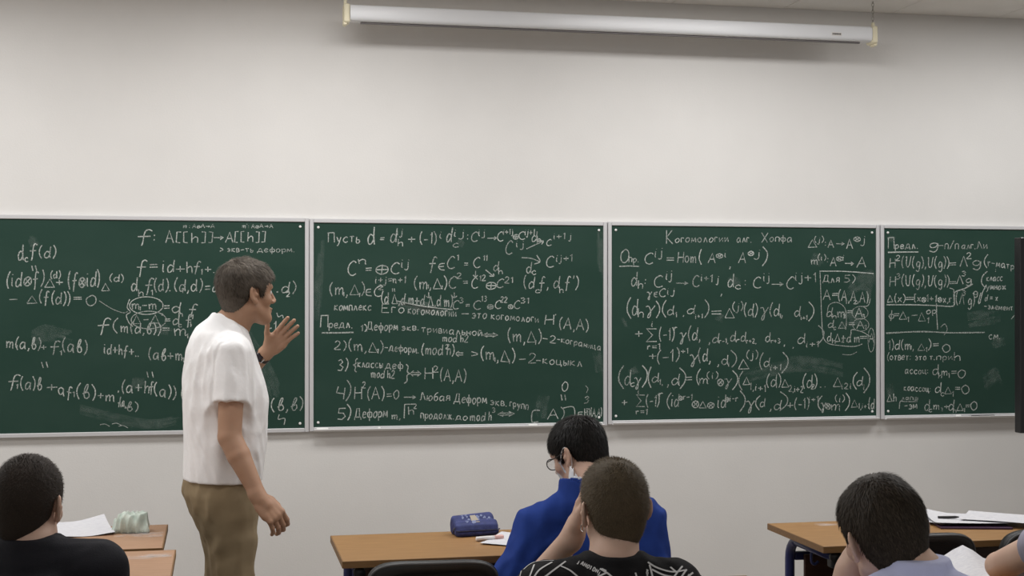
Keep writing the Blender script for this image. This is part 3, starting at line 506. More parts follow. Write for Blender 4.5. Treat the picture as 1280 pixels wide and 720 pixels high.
        P = (A+acc/num[:, None])*s.h+s.lo-o
        N1 = n-1; idx = np.full(N1, -1, np.int32); idx[act] = np.arange(len(A))
        Fs = []
        for ax in range(3):
            u, v = (ax+1) % 3, (ax+2) % 3
            a = [slice(0, n[q]) for q in range(3)]; a[ax] = slice(0, n[ax]-1); a[u] = slice(1, n[u]-1); a[v] = slice(1, n[v]-1)
            b_ = list(a); b_[ax] = slice(1, n[ax])
            s0, s1 = sg[tuple(a)], sg[tuple(b_)]
            E = np.stack(np.nonzero(s0 != s1), 1)
            if not len(E): continue
            flip = s0[tuple(E.T)]; E = E.copy(); E[:, u] += 1; E[:, v] += 1
            q = []
            for du, dv in ((-1, -1), (0, -1), (0, 0), (-1, 0)):
                w_ = E.copy(); w_[:, u] += du; w_[:, v] += dv; q.append(idx[tuple(w_.T)])
            q = np.stack(q, 1); q[~flip] = q[~flip][:, ::-1]; q = q[(q >= 0).all(1)]; Fs.append(q)
        Fq = np.concatenate(Fs)
        me = bpy.data.meshes.new(name); me.vertices.add(len(P)); me.vertices.foreach_set('co', P.astype(np.float32).ravel())
        me.loops.add(Fq.size); me.loops.foreach_set('vertex_index', Fq.astype(np.int32).ravel())
        me.polygons.add(len(Fq)); me.polygons.foreach_set('loop_start', np.arange(0, Fq.size, 4, dtype=np.int32))
        me.update(calc_edges=True); me.validate()
        me.polygons.foreach_set('use_smooth', np.ones(len(me.polygons), bool))
        return me, P

# ------------------------------------------------------------------ heads
class Head:
    """o: head centre; yaw: heading of the face (world angle); pitch: nose down; roll: left ear up; s: scale"""
    def __init__(s, o, yaw, pitch=0, roll=0, sc=1.0):
        s.o = np.array(o, float); s.sc = sc
        c, n = math.cos, math.sin
        Rz = np.array([[c(yaw), -n(yaw), 0], [n(yaw), c(yaw), 0], [0, 0, 1]]); Ry = np.array([[c(pitch), 0, n(pitch)], [0, 1, 0], [-n(pitch), 0, c(pitch)]]); Rx = np.array([[1, 0, 0], [0, c(roll), -n(roll)], [0, n(roll), c(roll)]])
        s.R = Rz @ Ry @ Rx
    def w(s, p): return s.o+s.R @ (np.array(p, float)*s.sc)
    def carve(s, V, ear_out=0.0):
        w, R, q = s.w, s.R, s.sc
        E = lambda c, r, k, op='add', Rl=None: V.ell(w(c), np.array(r)*q, R if Rl is None else R @ Rl, k*q, op)
        C = lambda a, b_, ra, rb, k, op='add': V.cone(w(a), w(b_), ra*q, rb*q, k*q, op)
        E((-.014, 0, .036), (.096, .074, .083), 0); E((.03, 0, .005), (.062, .062, .088), .03); E((-.035, 0, -.01), (.07, .066, .07), .03)
        E((.046, 0, -.07), (.042, .043, .044), .03)
        for y in (-1, 1):
            C((.004, y*.052, -.058), (.07, y*.014, -.1), .016, .016, .03)
            E((.058, y*.044, -.028), (.024, .02, .02), .02); C((.08, y*.04, .022), (.089, y*.012, .02), .009, .008, .015)
        C((.078, -.007, -.1), (.078, .007, -.1), .017, .017, .02)
        for y in (-1, 1): E((.097, y*.031, .002), (.016, .02, .013), .014, 'cut')
        C((.09, 0, .012), (.112, 0, -.03), .008, .0105, .01)
        for y in (-1, 1): E((.1, y*.012, -.035), (.012, .008, .008), .008)
        E((.09, 0, -.062), (.0135, .024, .0065), .006); E((.088, 0, -.073), (.0135, .021, .007), .006)
        C((.104, -.014, -.0675), (.104, .014, -.0675), .0022, .0022, .003, 'cut')
        for y in (-1, 1):
            a = math.radians(24+ear_out)*y
            Re = np.array([[math.cos(a), math.sin(a), 0], [-math.sin(a), math.cos(a), 0], [0, 0, 1]])
            t = math.radians(-12); Rt = np.array([[math.cos(t), 0, math.sin(t)], [0, 1, 0], [-math.sin(t), 0, math.cos(t)]])
            Re = Re @ Rt
            E((-.016, y*.0845, -.006), (.0195, .0065, .031), .006, 'add', Re); E((-.004, y*.079, -.034), (.010, .007, .012), .006)
            E((-.012, y*.0915, -.006), (.0115, .0065, .019), .005, 'cut', Re); E((-.002, y*.083, -.008), (.008, .006, .008), .005)
    def eyes(s, parent, org):
        for y in (-1, 1):
            b = MB(); c = np.array((.0765, y*.031, .001)); n = 14
            P = [[s.w(c+.0118*np.array((math.cos(t), math.sin(t)*math.cos(p), math.sin(t)*math.sin(p))))-org for t in np.linspace(.001, 1.9, 9)] for p in np.linspace(0, 2*math.pi, n, endpoint=False)]
            b.grid(P, True, True)
            for i, f in enumerate(b.f): b.mi[i] = 1 if (i % 8) < 2 else 0
            b.build('eye', [M_eyew, M_iris], parent)
    def hair(s, parent, org, m, t_top=.015, t_nape=.004, hl=None, n=5000, L=.02, lift=.3, h=.0032, seed=1, wid=.0014, crown=(-.035, 0, .12), fwd=0., clump=.002, ears=True, shell=None, fringe=None):
        """hair cap following the hairline, covered in individual locks"""
        o = s.o; q = s.sc; V = Vol(o-.17*q, o+.17*q, h)
        hx = np.array([a for a, _ in hl]); hz = np.array([b_ for _, b_ in hl]); rg = np.random.default_rng(seed)
        ks = rg.normal(size=(10, 3))*55; ph = rg.uniform(0, 6, 10)
        def f(x, y, z):
            X = [(s.R[0, i]*(x-o[0])+s.R[1, i]*(y-o[1])+s.R[2, i]*(z-o[2]))/q for i in range(3)]
            def el(c, r):
                a = [X[i]-c[i] for i in range(3)]; k0 = np.sqrt(sum((a[i]/r[i])**2 for i in range(3))); k1 = np.sqrt(sum((a[i]/r[i]**2)**2 for i in range(3)))+1e-6
                return k0*(k0-1)/k1
            d = smin(el((-.014, 0, .036), (.096, .074, .083)), el((-.035, 0, -.01), (.07, .066, .07)), .03); d = smin(d, el((.03, 0, .005), (.062, .062, .088)), .03)-.001
            d = smin(d, el((-.052, 0, -.05), (.042, .050, .052)), .025)
            u = np.clip((X[2]+.07)/.15, 0, 1); th = t_nape+(t_top-t_nape)*u*u*(3-2*u)
            bm = sum(np.sin(ks[i, 0]*X[0]+ks[i, 1]*X[1]+ks[i, 2]*.5*X[2]+ph[i]) for i in range(10))/4
            d = d-th-clump*bm*np.clip(u+.15, 0, 1)
            line = np.interp(X[0], hx, hz).astype(np.float32)
            d = smax(d, (line-X[2])*.75+.0018*bm, .008)
            if ears:
                e = np.sqrt(((X[0]+.010)/.021)**2+((np.abs(X[1])-.088)/.022)**2+((X[2]+.010)/.033)**2)-1; d = smax(d, -e*.02, .004)
            return q*d
        V.put(f, o-.17*q, o+.17*q)
        me, P = V.mesh('hair', org)
        nv = len(me.vertices); nr = np.zeros(nv*3, np.float32); me.vertices.foreach_get('normal', nr); nr = nr.reshape(-1, 3)
        co = P+org; loc = (co-o) @ s.R/q
        cr = s.o+s.R @ (np.array(crown)*q)
        pick = rg.integers(0, nv, n); vs = []; fs = []
        for i in pick:
            p = P[i]; nn = nr[i]; l = loc[i]
            if l[2] < np.interp(l[0], hx, hz)+.004: ll = .5
            else: ll = 1.0
            t = (co[i]-cr); t = t+s.R @ np.array((fwd, 0, 0)); t = t-nn*np.dot(t, nn); t = t/(np.linalg.norm(t)+1e-6)
            t = t+rg.normal(size=3)*.22; t -= nn*np.dot(t, nn); t /= np.linalg.norm(t)+1e-6
            u = min(max((l[2]+.07)/.15, 0), 1); le = L*q*ll*(.35+.65*u)*rg.uniform(.6, 1.25); lf = lift*rg.uniform(.4, 1.4)
            sd = np.cross(t, nn)*wid*rg.uniform(.6, 1.2)
            p0 = p-nn*.002; p1 = p+t*le*.5+nn*le*lf*.55; p2 = p+t*le+nn*le*lf*.62
            k = len(vs); vs += [p0-sd, p0+sd, p1-sd*.8, p1+sd*.8, p2]
            fs += [(k, k+1, k+3, k+2), (k+2, k+3, k+4)]
        base = np.array(P); allv = np.concatenate([base, np.array(vs)])
        nq = len(me.polygons); fl = np.zeros(nq*4, np.int32); me.loops.foreach_get('vertex_index', fl)
        faces = fl.reshape(-1, 4).tolist()+[tuple(nv+j for j in f_) for f_ in fs]
        me2 = bpy.data.meshes.new('hair'); me2.from_pydata(allv.tolist(), [], faces); me2.update()
        me2.polygons.foreach_set('use_smooth', np.ones(len(me2.polygons), bool)); bpy.data.meshes.remove(me)
        return new_obj('hair', me2, m, parent)

def hair_mat(name, c1, c2, rough=.6, patch=0):
    m = bpy.data.materials.new(name); m.use_nodes = True; nt = m.node_tree; b = nt.nodes['Principled BSDF']
    b.inputs['Roughness'].default_value = rough; b.inputs['Specular IOR Level'].default_value = .16
    geo = nt.nodes.new('ShaderNodeNewGeometry'); r = nt.nodes.new('ShaderNodeValToRGB')
    r.color_ramp.elements[0].color = c1; r.color_ramp.elements[1].color = c2
    
    if patch:
        tc = nt.nodes.new('ShaderNodeTexCoord'); n = nt.nodes.new('ShaderNodeTexNoise'); n.inputs['Scale'].default_value = 14; n.inputs['Detail'].default_value = 2
        nt.links.new(tc.outputs['Object'], n.inputs['Vector']); mr = nt.nodes.new('ShaderNodeMapRange'); mr.inputs['From Min'].default_value = .38; mr.inputs['From Max'].default_value = .66
        nt.links.new(n.outputs['Fac'], mr.inputs['Value']); mx = nt.nodes.new('ShaderNodeMix'); mx.inputs[0].default_value = patch
        nt.links.new(geo.outputs['Random Per Island'], mx.inputs[2]); nt.links.new(mr.outputs[0], mx.inputs[3]); nt.links.new(mx.outputs[0], r.inputs['Fac'])
    else: nt.links.new(geo.outputs['Random Per Island'], r.inputs['Fac'])
    nt.links.new(r.outputs['Color'], b.inputs['Base Color'])
    return m
M_eyew = mat('eye_white', (.75, .73, .70, 1), .25); M_iris = mat('iris', (.05, .035, .02, 1), .2)
def skin(name, c, c2): return mat(name, c, .5, noise=0, col2=c2, nscale=9, bump=.04, bscale=220, sss=.12, spec=.35)

def hand(V, W, d, n, side, curl=(.3, .3, .35, .4), spread=.08, sc=1.0, thumb=(.75, .3), grip=None, lead=0.):
    """W wrist, d along the hand, n out of the PALM, side towards the thumb. curl: bend (radians) per joint of index..little"""
    W = np.array(W, float); d = np.array(d, float)/np.linalg.norm(d); n = np.array(n, float); n -= d*np.dot(n, d); n /= np.linalg.norm(n)
    sd = np.cross(n, d); sd = sd*np.sign(np.dot(sd, np.array(side, float)))
    q = sc; R = np.stack([d, sd, n], 1)
    P = lambda a, b_, c: W+d*a*q+sd*b_*q+n*c*q
    V.cone(P(-.02, 0, 0), P(.03, 0, 0), .026*q, .026*q, .02)
    V.ell(P(.05, 0, .0), np.array((.052, .040, .0155))*q, R, .012)
    for b_ in (-.03, -.01, .01, .03): V.cone(P(.03, b_*.7, 0), P(.086, b_, -.001), .0135*q, .0115*q, .008)
    V.cone(P(.02, .022, .006), P(.055, .034, .008), .017*q, .013*q, .012)
    V.cone(P(.02, -.022, .005), P(.06, -.03, .005), .015*q, .012*q, .012)
    bx = ((.0300, .042, .027, .022, .0104), (.0100, .047, .03, .023, .0106), (-.0105, .043, .028, .022, .0102), (-.0300, .033, .021, .019, .0092))
    for i, (b_, l1, l2, l3, r) in enumerate(bx):
        a0 = (1.5-i)*spread; p = P(.086-abs(b_-.005)*.15, b_, 0)
        fd = d*math.cos(a0)+sd*math.sin(a0); a = curl[i]*.9+lead; rr = r*q
        for j, (ln, ka) in enumerate(((l1, 1.0), (l2, 1.15), (l3, .7))):
            v = fd*math.cos(a)+n*math.sin(a); p2 = p+v*ln*q
            V.cone(p, p2, rr, rr*.92, .003); p = p2; rr *= .92; a += curl[i]*ka
    p = P(.028, .03, .006); a, b_ = thumb
    v = d*math.cos(a)+sd*math.sin(a); v = v*math.cos(b_)+n*math.sin(b_); p2 = p+v*.042*q; V.cone(p, p2, .0135*q, .0115*q, .01)
    v2 = v+d*.25; v2 /= np.linalg.norm(v2); p3 = p2+v2*.034*q; V.cone(p2, p3, .0112*q, .0102*q, .003); V.cone(p3, p3+v2*.018*q, .0102*q, .008*q, .002)
# ------------------------------------------------------------------ roller screen under the ceiling
M_case = mat('white_enamel', (.74, .75, .77, 1), .35); M_cap = mat('cream_plastic', lin(226, 218, 190), .5); M_chain = mat('steel_chain', (.42, .40, .37, 1), .35, metal=.8)
YS = -.25
pl = at_y(437, 17.5, YS); pr = at_y(1086.5, 43, YS)
zc = (pl[2]+pr[2])/2; Ws = (pr[0]-pl[0])/2; hh = .038
e = empty('projection_screen', ((pl[0]+pr[0])/2, YS, zc), 'rolled-up white projection screen in a long case hanging below the ceiling', 'projection screen')
prof = []
for a in np.linspace(0, 2*math.pi, 32, endpoint=False):
    ca, sa = math.cos(a), math.sin(a); prof.append((np.sign(ca)*abs(ca)**.5*.036, np.sign(sa)*abs(sa)**.45*hh))
b = MB(); P = np.array([[(sx, y, z) for sx in (-Ws, Ws)] for y, z in prof]); b.grid(P, True, True); b.build('case', M_case, e)
b = MB(); b.box((0, .004, -hh-.004), (2*Ws-.1, .014, .008), bev=.003); b.build('weight_bar', mat('grey_bar', (.16, .15, .15, 1), .7), e)
for sx in (-1, 1):
    b = MB(); b.box((sx*(Ws+.015), 0, -.004), (.030, .080, .088), bev=.01); b.box((sx*(Ws+.022), -.004, -.046), (.018, .05, .026), bev=.006); b.box((sx*(Ws+.02), 0, .05), (.014, .016, .024), bev=.003)
    b.build('end_cap', M_cap, e)
    b = MB(); zt = CEIL-zc; z = .056; k = 0
    while z < zt:
        c = np.array((sx*(Ws+.02), 0, z+.008)); r = []
        for a in np.linspace(0, 2*math.pi, 10, endpoint=False):
            u = .0055*math.cos(a); v = .0115*math.sin(a); r.append(c+((u, 0, v) if k % 2 else (0, u, v)))
        b.tube(r, .0017, 6, closed=True); z += .0175; k += 1
    b.build('chain', M_chain, e)
b = MB(); c = at_y(1046, 42.5, YS-.037)-np.array(e.location)
b.box((c[0], -.0355, c[2]), (.052, .0025, .016), bev=.0008); b.build('label_plate', mat('label_plate', (.66, .63, .60, 1), .5), e)
b = MB(); ink = mat('label_print', (.06, .06, .06, 1), .6)
for i, (a, q) in enumerate(((-.019, .006), (-.011, .005), (-.004, .007), (.004, .006), (.012, .006), (.019, .005))): b.box((c[0]+a, -.0372, c[2]+.0005), (q, .001, .007 if i % 2 else .0055))
b.build('label_lettering', ink, e)

# ------------------------------------------------------------------ television on a stand, cut by the right edge of the picture
M_black = mat('black_plastic', (.012, .012, .013, 1), .35); M_glass = mat('dark_glass', (.010, .010, .012, 1), .08); M_steel = mat('dark_steel', (.06, .06, .065, 1), .4, metal=.7)
YT = -1.14; tl = at_y(1271.5, 297, YT); bl = at_y(1271.5, 541, YT); TW, THh = 1.46, (tl[2]-bl[2])
e = empty('television', (tl[0]+TW/2, YT+.03, 0), 'black flat television on a floor stand, cut off by the right edge', 'television')
zc = (tl[2]+bl[2])/2
b = MB(); bz = .022
for sx in (-1, 1): b.box((sx*(TW/2-bz/2), -.03, zc), (bz, .05, THh), bev=.004)
b.box((0, -.03, zc+THh/2-bz/2), (TW-2*bz, .05, bz), bev=.004); b.box((0, -.03, zc-THh/2+.02), (TW-2*bz, .05, .04), bev=.004); b.build('bezel', M_black, e)
b = MB(); b.box((0, -.028, zc+.009), (TW-2*bz+.004, .03, THh-.06)); b.build('screen_panel', M_glass, e)
b = MB(); b.box((0, .02, zc), (.9, .05, .5), bev=.02); b.build('rear_housing', M_black, e)
b = MB(); b.box((0, .075, zc*.5+.05), (.09, .05, zc+.1), bev=.008); b.build('stand_column', M_steel, e)
b = MB(); b.box((0, .06, .03), (.85, .06, .05), bev=.01)
for sx in (-1, 1): b.box((sx*.39, .04, .03), (.05, .6, .05), bev=.01)
b.build('stand_base', M_steel, e)

# ------------------------------------------------------------------ desks
M_beech = mat('beech_laminate', lin(164, 125, 80), .42, col2=lin(149, 111, 69), nscale=7, stretch=(1.2, 16, 16), detail=6)
M_beech_edge = mat('beech_edging', lin(132, 98, 60), .5, noise=.2, nscale=9, stretch=(1, 12, 12))
M_pink = mat('worn_beech_laminate', lin(178, 142, 114), .45, col2=lin(162, 126, 100), nscale=7, stretch=(1.2, 16, 16), detail=6)
M_navy = mat('navy_tube', lin(44, 50, 96), .35); M_panel = mat('dark_brown_panel', lin(72, 44, 32), .5, noise=.3, nscale=8, stretch=(1, 10, 10)); M_plug = mat('black_plug', (.012, .012, .012, 1), .5)
M_dust = chalk_mat('chalk_dust_on_wood', (.70, .66, .64, 1), .0, .22, 14)
DZ = .75; DD = .50; DW = at_z(833, 688, DZ)[0]-at_z(428, 702, DZ)[0]+.0
def make_desk(x, y, label, top=None, rz=0):
    """x,y: middle of the desk on the floor"""
    top = top or M_beech
    e = empty('school_desk', (x, y, 0), label, 'desk', 'school desks', rz)
    b = MB(); b.box((0, 0, DZ-.0105), (DW-.006, DD-.006, .021), bev=.002); b.build('tabletop', top, e)
    b = MB()
    for sy in (-1, 1): b.box((0, sy*(DD/2-.0015), DZ-.0115), (DW, .004, .0225), bev=.001)
    for sx in (-1, 1): b.box((sx*(DW/2-.0015), 0, DZ-.0115), (.004, DD-.004, .0225), bev=.001)
    b.build('edge_band', M_beech_edge, e)
    for sx in (-1, 1):
        xx_ = sx*(DW/2-.058); r = .018
        path = [(-.21, .706), (.10, .706)]
        for a in np.linspace(0, math.pi/2, 6): path.append((.10+.075*math.sin(a), .631+.075*math.cos(a)))
        for a in np.linspace(0, math.pi/2, 6): path.append((.115+.06*math.cos(a), .08-.06*math.sin(a)+.0))
        path.append((-.22, .02))
        b = MB(); b.tube([(xx_, p, q) for p, q in path], r, 12); fr = b.build('side_frame', M_navy, e)
        b = MB(); b.cyl((xx_, -.208, .706), (xx_, -.226, .706), .0195, 14); b.box((xx_, -.2, .69), (.03, .045, .045), bev=.008); b.build('end_plug', M_plug, fr)
        b = MB(); b.tube(smooth_path([(xx_-sx*.0, -.02, .69), (xx_, -.02, .655), (xx_-sx*.012, -.02, .645), (xx_-sx*.026, -.02, .655)]), .005, 8); b.build('bag_hook', M_navy, fr)
    b = MB(); b.box((0, .14, .48), (DW-.20, .016, .34), bev=.002); b.build('modesty_panel', M_panel, e)
    b = MB(); b.box((0, .175, .64), (DW-.15, .025, .03), bev=.004); b.build('cross_rail', M_navy, e)
    return e
def dz(px, py): return at_z(px, py, DZ)
c1 = dz(428, 702); c2 = dz(1031, 684); row1 = -6.74+4.47+DD/2
desk_mid = make_desk(c1[0]+DW/2, c1[1]+DD/2, 'wooden school desk with a blue pencil case, in front of the boy in blue')
desk_right = make_desk(c2[0]+DW/2, c2[1]+DD/2+.01, 'wooden school desk at right covered with white papers')
c3 = dz(210, 656)
desk_left = make_desk(c3[0]-DW/2, c3[1]-DD/2+.01, 'wooden school desk at far left holding papers and a crumpled rag', M_pink)
c4 = dz(220, 687)
desk_left2 = make_desk(c4[0]-DW/2, min(c4[1], c3[1]-DD-.03)-DD/2, 'wooden school desk at far left, bare and chalk-dusted, nearer than the rag', M_pink)
c5 = dz(928, 716.5)
desk_buzz = make_desk(c5[0]-DW/2, c5[1]-DD/2-.03, 'wooden school desk corner seen right beside the black patterned shirt')
c6 = dz(1183, 703)
desk_r2 = make_desk(c6[0]-.16+DW/2, c6[1]-DD/2, 'wooden school desk under the raised white sheet at lower right')
desk_r3 = make_desk(at_d(1040, 850, 2.96)[0]+.50, -6.74+2.80, 'wooden school desk under the elbow of the boy in a pale blue shirt')
def dust(desk, px, py, rx, ry, seed):
    c = dz(px, py)-np.array(desk.location); b = MB(); rg = random.Random(seed)
    for k in range(9):
        cx, cy = c[0]+rg.gauss(0, rx*.5), c[1]+rg.gauss(0, ry*.5); a0 = rg.uniform(.3, .9)
        n = 14; ring = [(cx+rx*a0*math.cos(t)*rg.uniform(.6, 1.1), cy+ry*a0*math.sin(t)*rg.uniform(.6, 1.1), DZ+.0006+k*.00012) for t in np.linspace(0, 6.28, n, endpoint=False)]
        ring = [(min(max(p[0], -DW/2+.01), DW/2-.01), min(max(p[1], -DD/2+.01), DD/2-.01), p[2]) for p in ring]; b.add(ring, [tuple(range(n))])
    b.build('chalk_dust', M_dust, desk)
dust(desk_left, 170, 668, .10, .045, 1); dust(desk_left2, 188, 696, .10, .04, 2); dust(desk_right, 1028, 656, .07, .03, 3)

# ------------------------------------------------------------------ chairs
M_chair = mat('black_vinyl', (.010, .010, .011, 1), .42, bump=.15, bscale=300); M_piping = mat('grey_piping', (.06, .06, .063, 1), .45)
def make_chair(x, y, rz, label):
    """faces +y when rz = 0"""
    e = empty('chair', (x, y, 0), label, 'chair', 'black chairs', rz)
    W, H0, H1, y0 = .205, .50, .812, -.20
    def back(off, grow):
        P = []
        for i in range(41):
            t = i/40*2*math.pi
            ca, sa = math.cos(t), math.sin(t)
            u = np.sign(ca)*abs(ca)**.42*(W+grow); v = np.sign(sa)*abs(sa)**.42*((H1-H0)/2+grow)
            P.append((u, v))
        return P
    b = MB(); layers = []
    for off, grow in ((-.020, -.03), (-.024, -.012), (-.018, -.002), (0, 0), (.018, -.002), (.026, -.014), (.026, -.05)):
        layers.append([(u, y0+off-.035*(1-(u/W)**2)+.0-.10*(v+.15), (H0+H1)/2+v) for u, v in back(off, grow)[:-1]])
    b.grid(np.array(layers).transpose(1, 0, 2), True, True)
    n = len(layers[0]); b.add(layers[0], [tuple(range(n))]); b.add(layers[-1], [tuple(range(n-1, -1, -1))])
    bo = b.build('backrest', M_chair, e)
    b = MB(); b.tube([(u, y0-.020-.035*(1-(u/W)**2)-.10*(v+.15), (H0+H1)/2+v) for u, v in back(0, -.006)[:-1]], .005, 6, closed=True); b.build('piping', M_piping, bo)
    b = MB(); S = []
    for zz_, g_ in ((.425, -.03), (.43, -.004), (.45, 0), (.468, -.006), (.475, -.04)):
        S.append([(np.sign(math.cos(t))*abs(math.cos(t))**.5*(.21+g_), .0+np.sign(math.sin(t))*abs(math.sin(t))**.5*(.205+g_), zz_) for t in np.linspace(0, 2*math.pi, 36, endpoint=False)])
    b.grid(np.array(S).transpose(1, 0, 2), True, True); b.add(S[0], [tuple(range(35, -1, -1))]); b.add(S[-1], [tuple(range(36))]); b.build('seat', M_chair, e)
    for sx in (-1, 1):
        b = MB(); b.tube(smooth_path([(sx*.175, .20, .0), (sx*.175, .17, .35), (sx*.18, .13, .418), (sx*.18, -.1, .42)]), .011, 8); b.build('leg', M_plug, e)
        b = MB(); b.tube(smooth_path([(sx*.18, -.24, .0), (sx*.18, -.20, .40), (sx*.18, -.205, .52), (sx*.17, -.235, .66)]), .011, 8); b.build('leg', M_plug, e)
    return e
cb = at_d(540, 704, 4.22); make_chair(cb[0]+.015, cb[1]+.225, math.radians(-3), 'empty black chair at the desk with the blue pencil case')
p = at_d(1151, 664, 4.69); make_chair(p[0], p[1]+.235, math.radians(-2), 'empty black chair at the papers-covered desk, beside the head bent over')
p = at_d(1320, 656, 4.80); make_chair(p[0], p[1]+.235, math.radians(0), 'black chair cut off by the right edge, at the papers-covered desk')

# ------------------------------------------------------------------ loose things
M_paper = mat('white_paper', (.66, .66, .68, 1), .7, noise=.05, nscale=40); 
def paper_mat():
    m = mat('written_paper', (.66, .66, .68, 1), .7, col2=(.56, .56, .60, 1), nscale=60, stretch=(1, 4, 1)); return m
M_writ = paper_mat()
def sheet(px, py, rz, label, lift=0.0, w=.21, h=.297, curl=.0, seed=0, base=DZ, name='paper_sheet', group='loose papers', m=None, prop=None):
    """a sheet lying at picture point px,py on a desk; curl lifts its far corners"""
    c = at_z(px, py, base); rg = random.Random(seed); b = MB(); ca, sa = math.cos(rz), math.sin(rz); n = 9
    def srf(o):
        P = []
        for i in range(n):
            r = []
            for j in range(n):
                u, v = (i/(n-1)-.5), (j/(n-1)-.5)
                z = curl*((abs(u)*2)**2*.35+max(0, v+u*.6)**2*1.6)+.0015*math.sin(u*9+seed)*math.cos(v*7)+.0016
                if prop: z += prop(u, v)
                r.append((u*w*ca-v*h*sa, u*w*sa+v*h*ca, lift+z+o))
            P.append(r)
        return np.array(P)
    top, bot = srf(.0006), srf(0); b.grid(top); b.grid(bot[:, ::-1])
    o = b.build(name, m or M_writ, None, (c[0], c[1], base))
    tag(o, label, 'paper', group); return o
sheet(98, 663, .2, 'white papers at far left, on the desk beside the crumpled rag', .001, .22, .31, .02, 1)
sheet(664, 678, 1.0, 'white sheet beside the marker, partly hidden by the blue jacket', 0, .21, .30, .008, 2)
sheet(1168, 650, .25, 'white sheet next to the right ear of the boy bent over', .0082, .21, .297, .004, 3)
sheet(1212, 655, 1.35, 'widest white sheet in the middle of the papers on the right desk', .0138, .21, .297, .012, 4)
sheet(1257, 655, .9, 'rightmost white sheet on the right desk, behind the black chair', .021, .21, .297, .002, 5)
c = dz(1216, 657); b = MB(); R_ = Matrix.Rotation(-.25, 3, 'Z'); b.box((0, 0, .0042), (.26, .17, .006), R_, bev=.001); nb = b.build('folder', mat('dark_violet_folder', lin(62, 40, 66), .5), None, (c[0]-.01, c[1], DZ)); tag(nb, 'thin dark folder under the widest white sheet', 'folder')
c = dz(1184, 654.5); b = MB(); b.tube([(-.035, .004, 0), (.03, -.004, 0), (.045, -.006, 0)], [.005, .005, .002], 8); o = b.build('pen', M_black, None, (c[0], c[1], DZ+.024)); tag(o, 'dark pen lying on the papers beside the bent head', 'pen')
sheet(1225, 716, 1.25, 'raised curling white sheet in front of the bare arm at lower right', 0, .21, .25, .0, 6, prop=lambda u, v: .050*math.exp(-((v-.12)/.2)**2)*(u+.5)+.012*(u+.5)+.003)

# pencil case
V = Vol((-.1, -.05, -.005), (.1, .05, .07), .0022)
for xx_ in np.linspace(-.06, .06, 5): V.cone((xx_, -.018, .022), (xx_, .018, .022), .021, .021, .0)
V.cone((-.066, -.020, .019), (.066, -.020, .019), .018, .018, .006); V.cone((-.066, .020, .019), (.066, .020, .019), .018, .018, .006)
V.cone((-.066, -.018, .037), (.064, -.018, .040), .017, .017, .010); V.cone((-.066, .018, .037), (.064, .018, .040), .017, .017, .010)
for y_ in (-.0405, .0405): V.cone((-.08, y_, .029), (.08, y_, .029), .0035, .0035, .003, 'cut')
V.plane((0, 0, .002), (0, 0, -1), .002); V.plane((.082, 0, 0), (1, 0, 0), .01); V.plane((-.082, 0, 0), (-1, 0, 0), .01); V.plane((0, 0, .056), (-.05, 0, 1), .008)
V.folds(.0012, [(1, 0, 0)], 3, .03)
c = dz(593, 668); me, PV = V.mesh('pencil_case'); me.transform(Matrix.Diagonal((1, 1.25, 1.12, 1))); me.vertices.foreach_set('co', np.array([(v.co.x, v.co.y, v.co.z*(1+.32*v.co.y/.05)) for v in me.vertices]).ravel()); from mathutils.bvhtree import BVHTree; bvp = BVHTree.FromPolygons([v.co for v in me.vertices], [p.vertices for p in me.polygons])
e = empty('pencil_case', (c[0], c[1], DZ-.002), 'navy blue zip pencil case with pale print lying on the desk', 'pencil case', rz=math.radians(8))
new_obj('body', me, mat('navy_fabric', lin(52, 62, 118), .75, noise=.25, nscale=60, bump=.2, bscale=500), e)
b = MB(); b.tube([(-.082, -.043, .0245), (-.07, -.0485, .0232), (.07, -.0485, .0232), (.082, -.040, .0245)], .0022, 6); b.build('zipper', mat('zip_tape', lin(28, 32, 66), .5), e)
b = MB(); rg = random.Random(5)
def prt(x, y, z=0):
    q = bvp.ray_cast(Vector((x, y*1.5, .2)), Vector((0, 0, -1)))[0]; return (q[0], q[1], q[2]+.0008)
for k in range(22):
    x_, y_ = rg.uniform(-.062, .062), rg.uniform(-.022, .016); s_ = rg.uniform(.003, .008)
    n = 7; b.cur = 0; b.add([prt(x_+s_*rg.uniform(.5, 1.2)*math.cos(t), y_+s_*.7*rg.uniform(.5, 1.2)*math.sin(t)) for t in np.linspace(0, 6.28, n, endpoint=False)], [tuple(range(n))])
b.cur = 1; b.add([prt(-.018, -.018), prt(.012, -.018), prt(.008, .012), prt(-.012, .012)], [(0, 1, 2, 3)])
b.build('print', [mat('pale_print', lin(122, 132, 168), .7), mat('beige_print', lin(165, 155, 140), .7)], e)
b = MB(); b.tube([(-.083, -.03, .034), (-.089, -.034, .026), (-.088, -.036, .018)], .0025, 6); b.build('zip_pull', M_plug, e)
c = dz(612, 675.5); M_wpl = mat('white_plastic', (.78, .75, .74, 1), .35)
e = empty('marker', (c[0], c[1], DZ+.0085), 'white marker with a pinkish cap leaning by the pencil case', 'marker', rz=math.radians(14))
b = MB(); b.tube([(-.052, 0, 0), (-.05, 0, 0), (.0, 0, 0), (.02, 0, 0)], [.005, .0078, .0078, .0078], 14); b.build('barrel', M_wpl, e)
b = MB(); b.tube([(.018, 0, 0), (.05, 0, 0), (.053, 0, 0)], [.0083, .0083, .006], 14); b.build('cap', mat('pinkish_plastic', lin(222, 176, 168), .4), e)

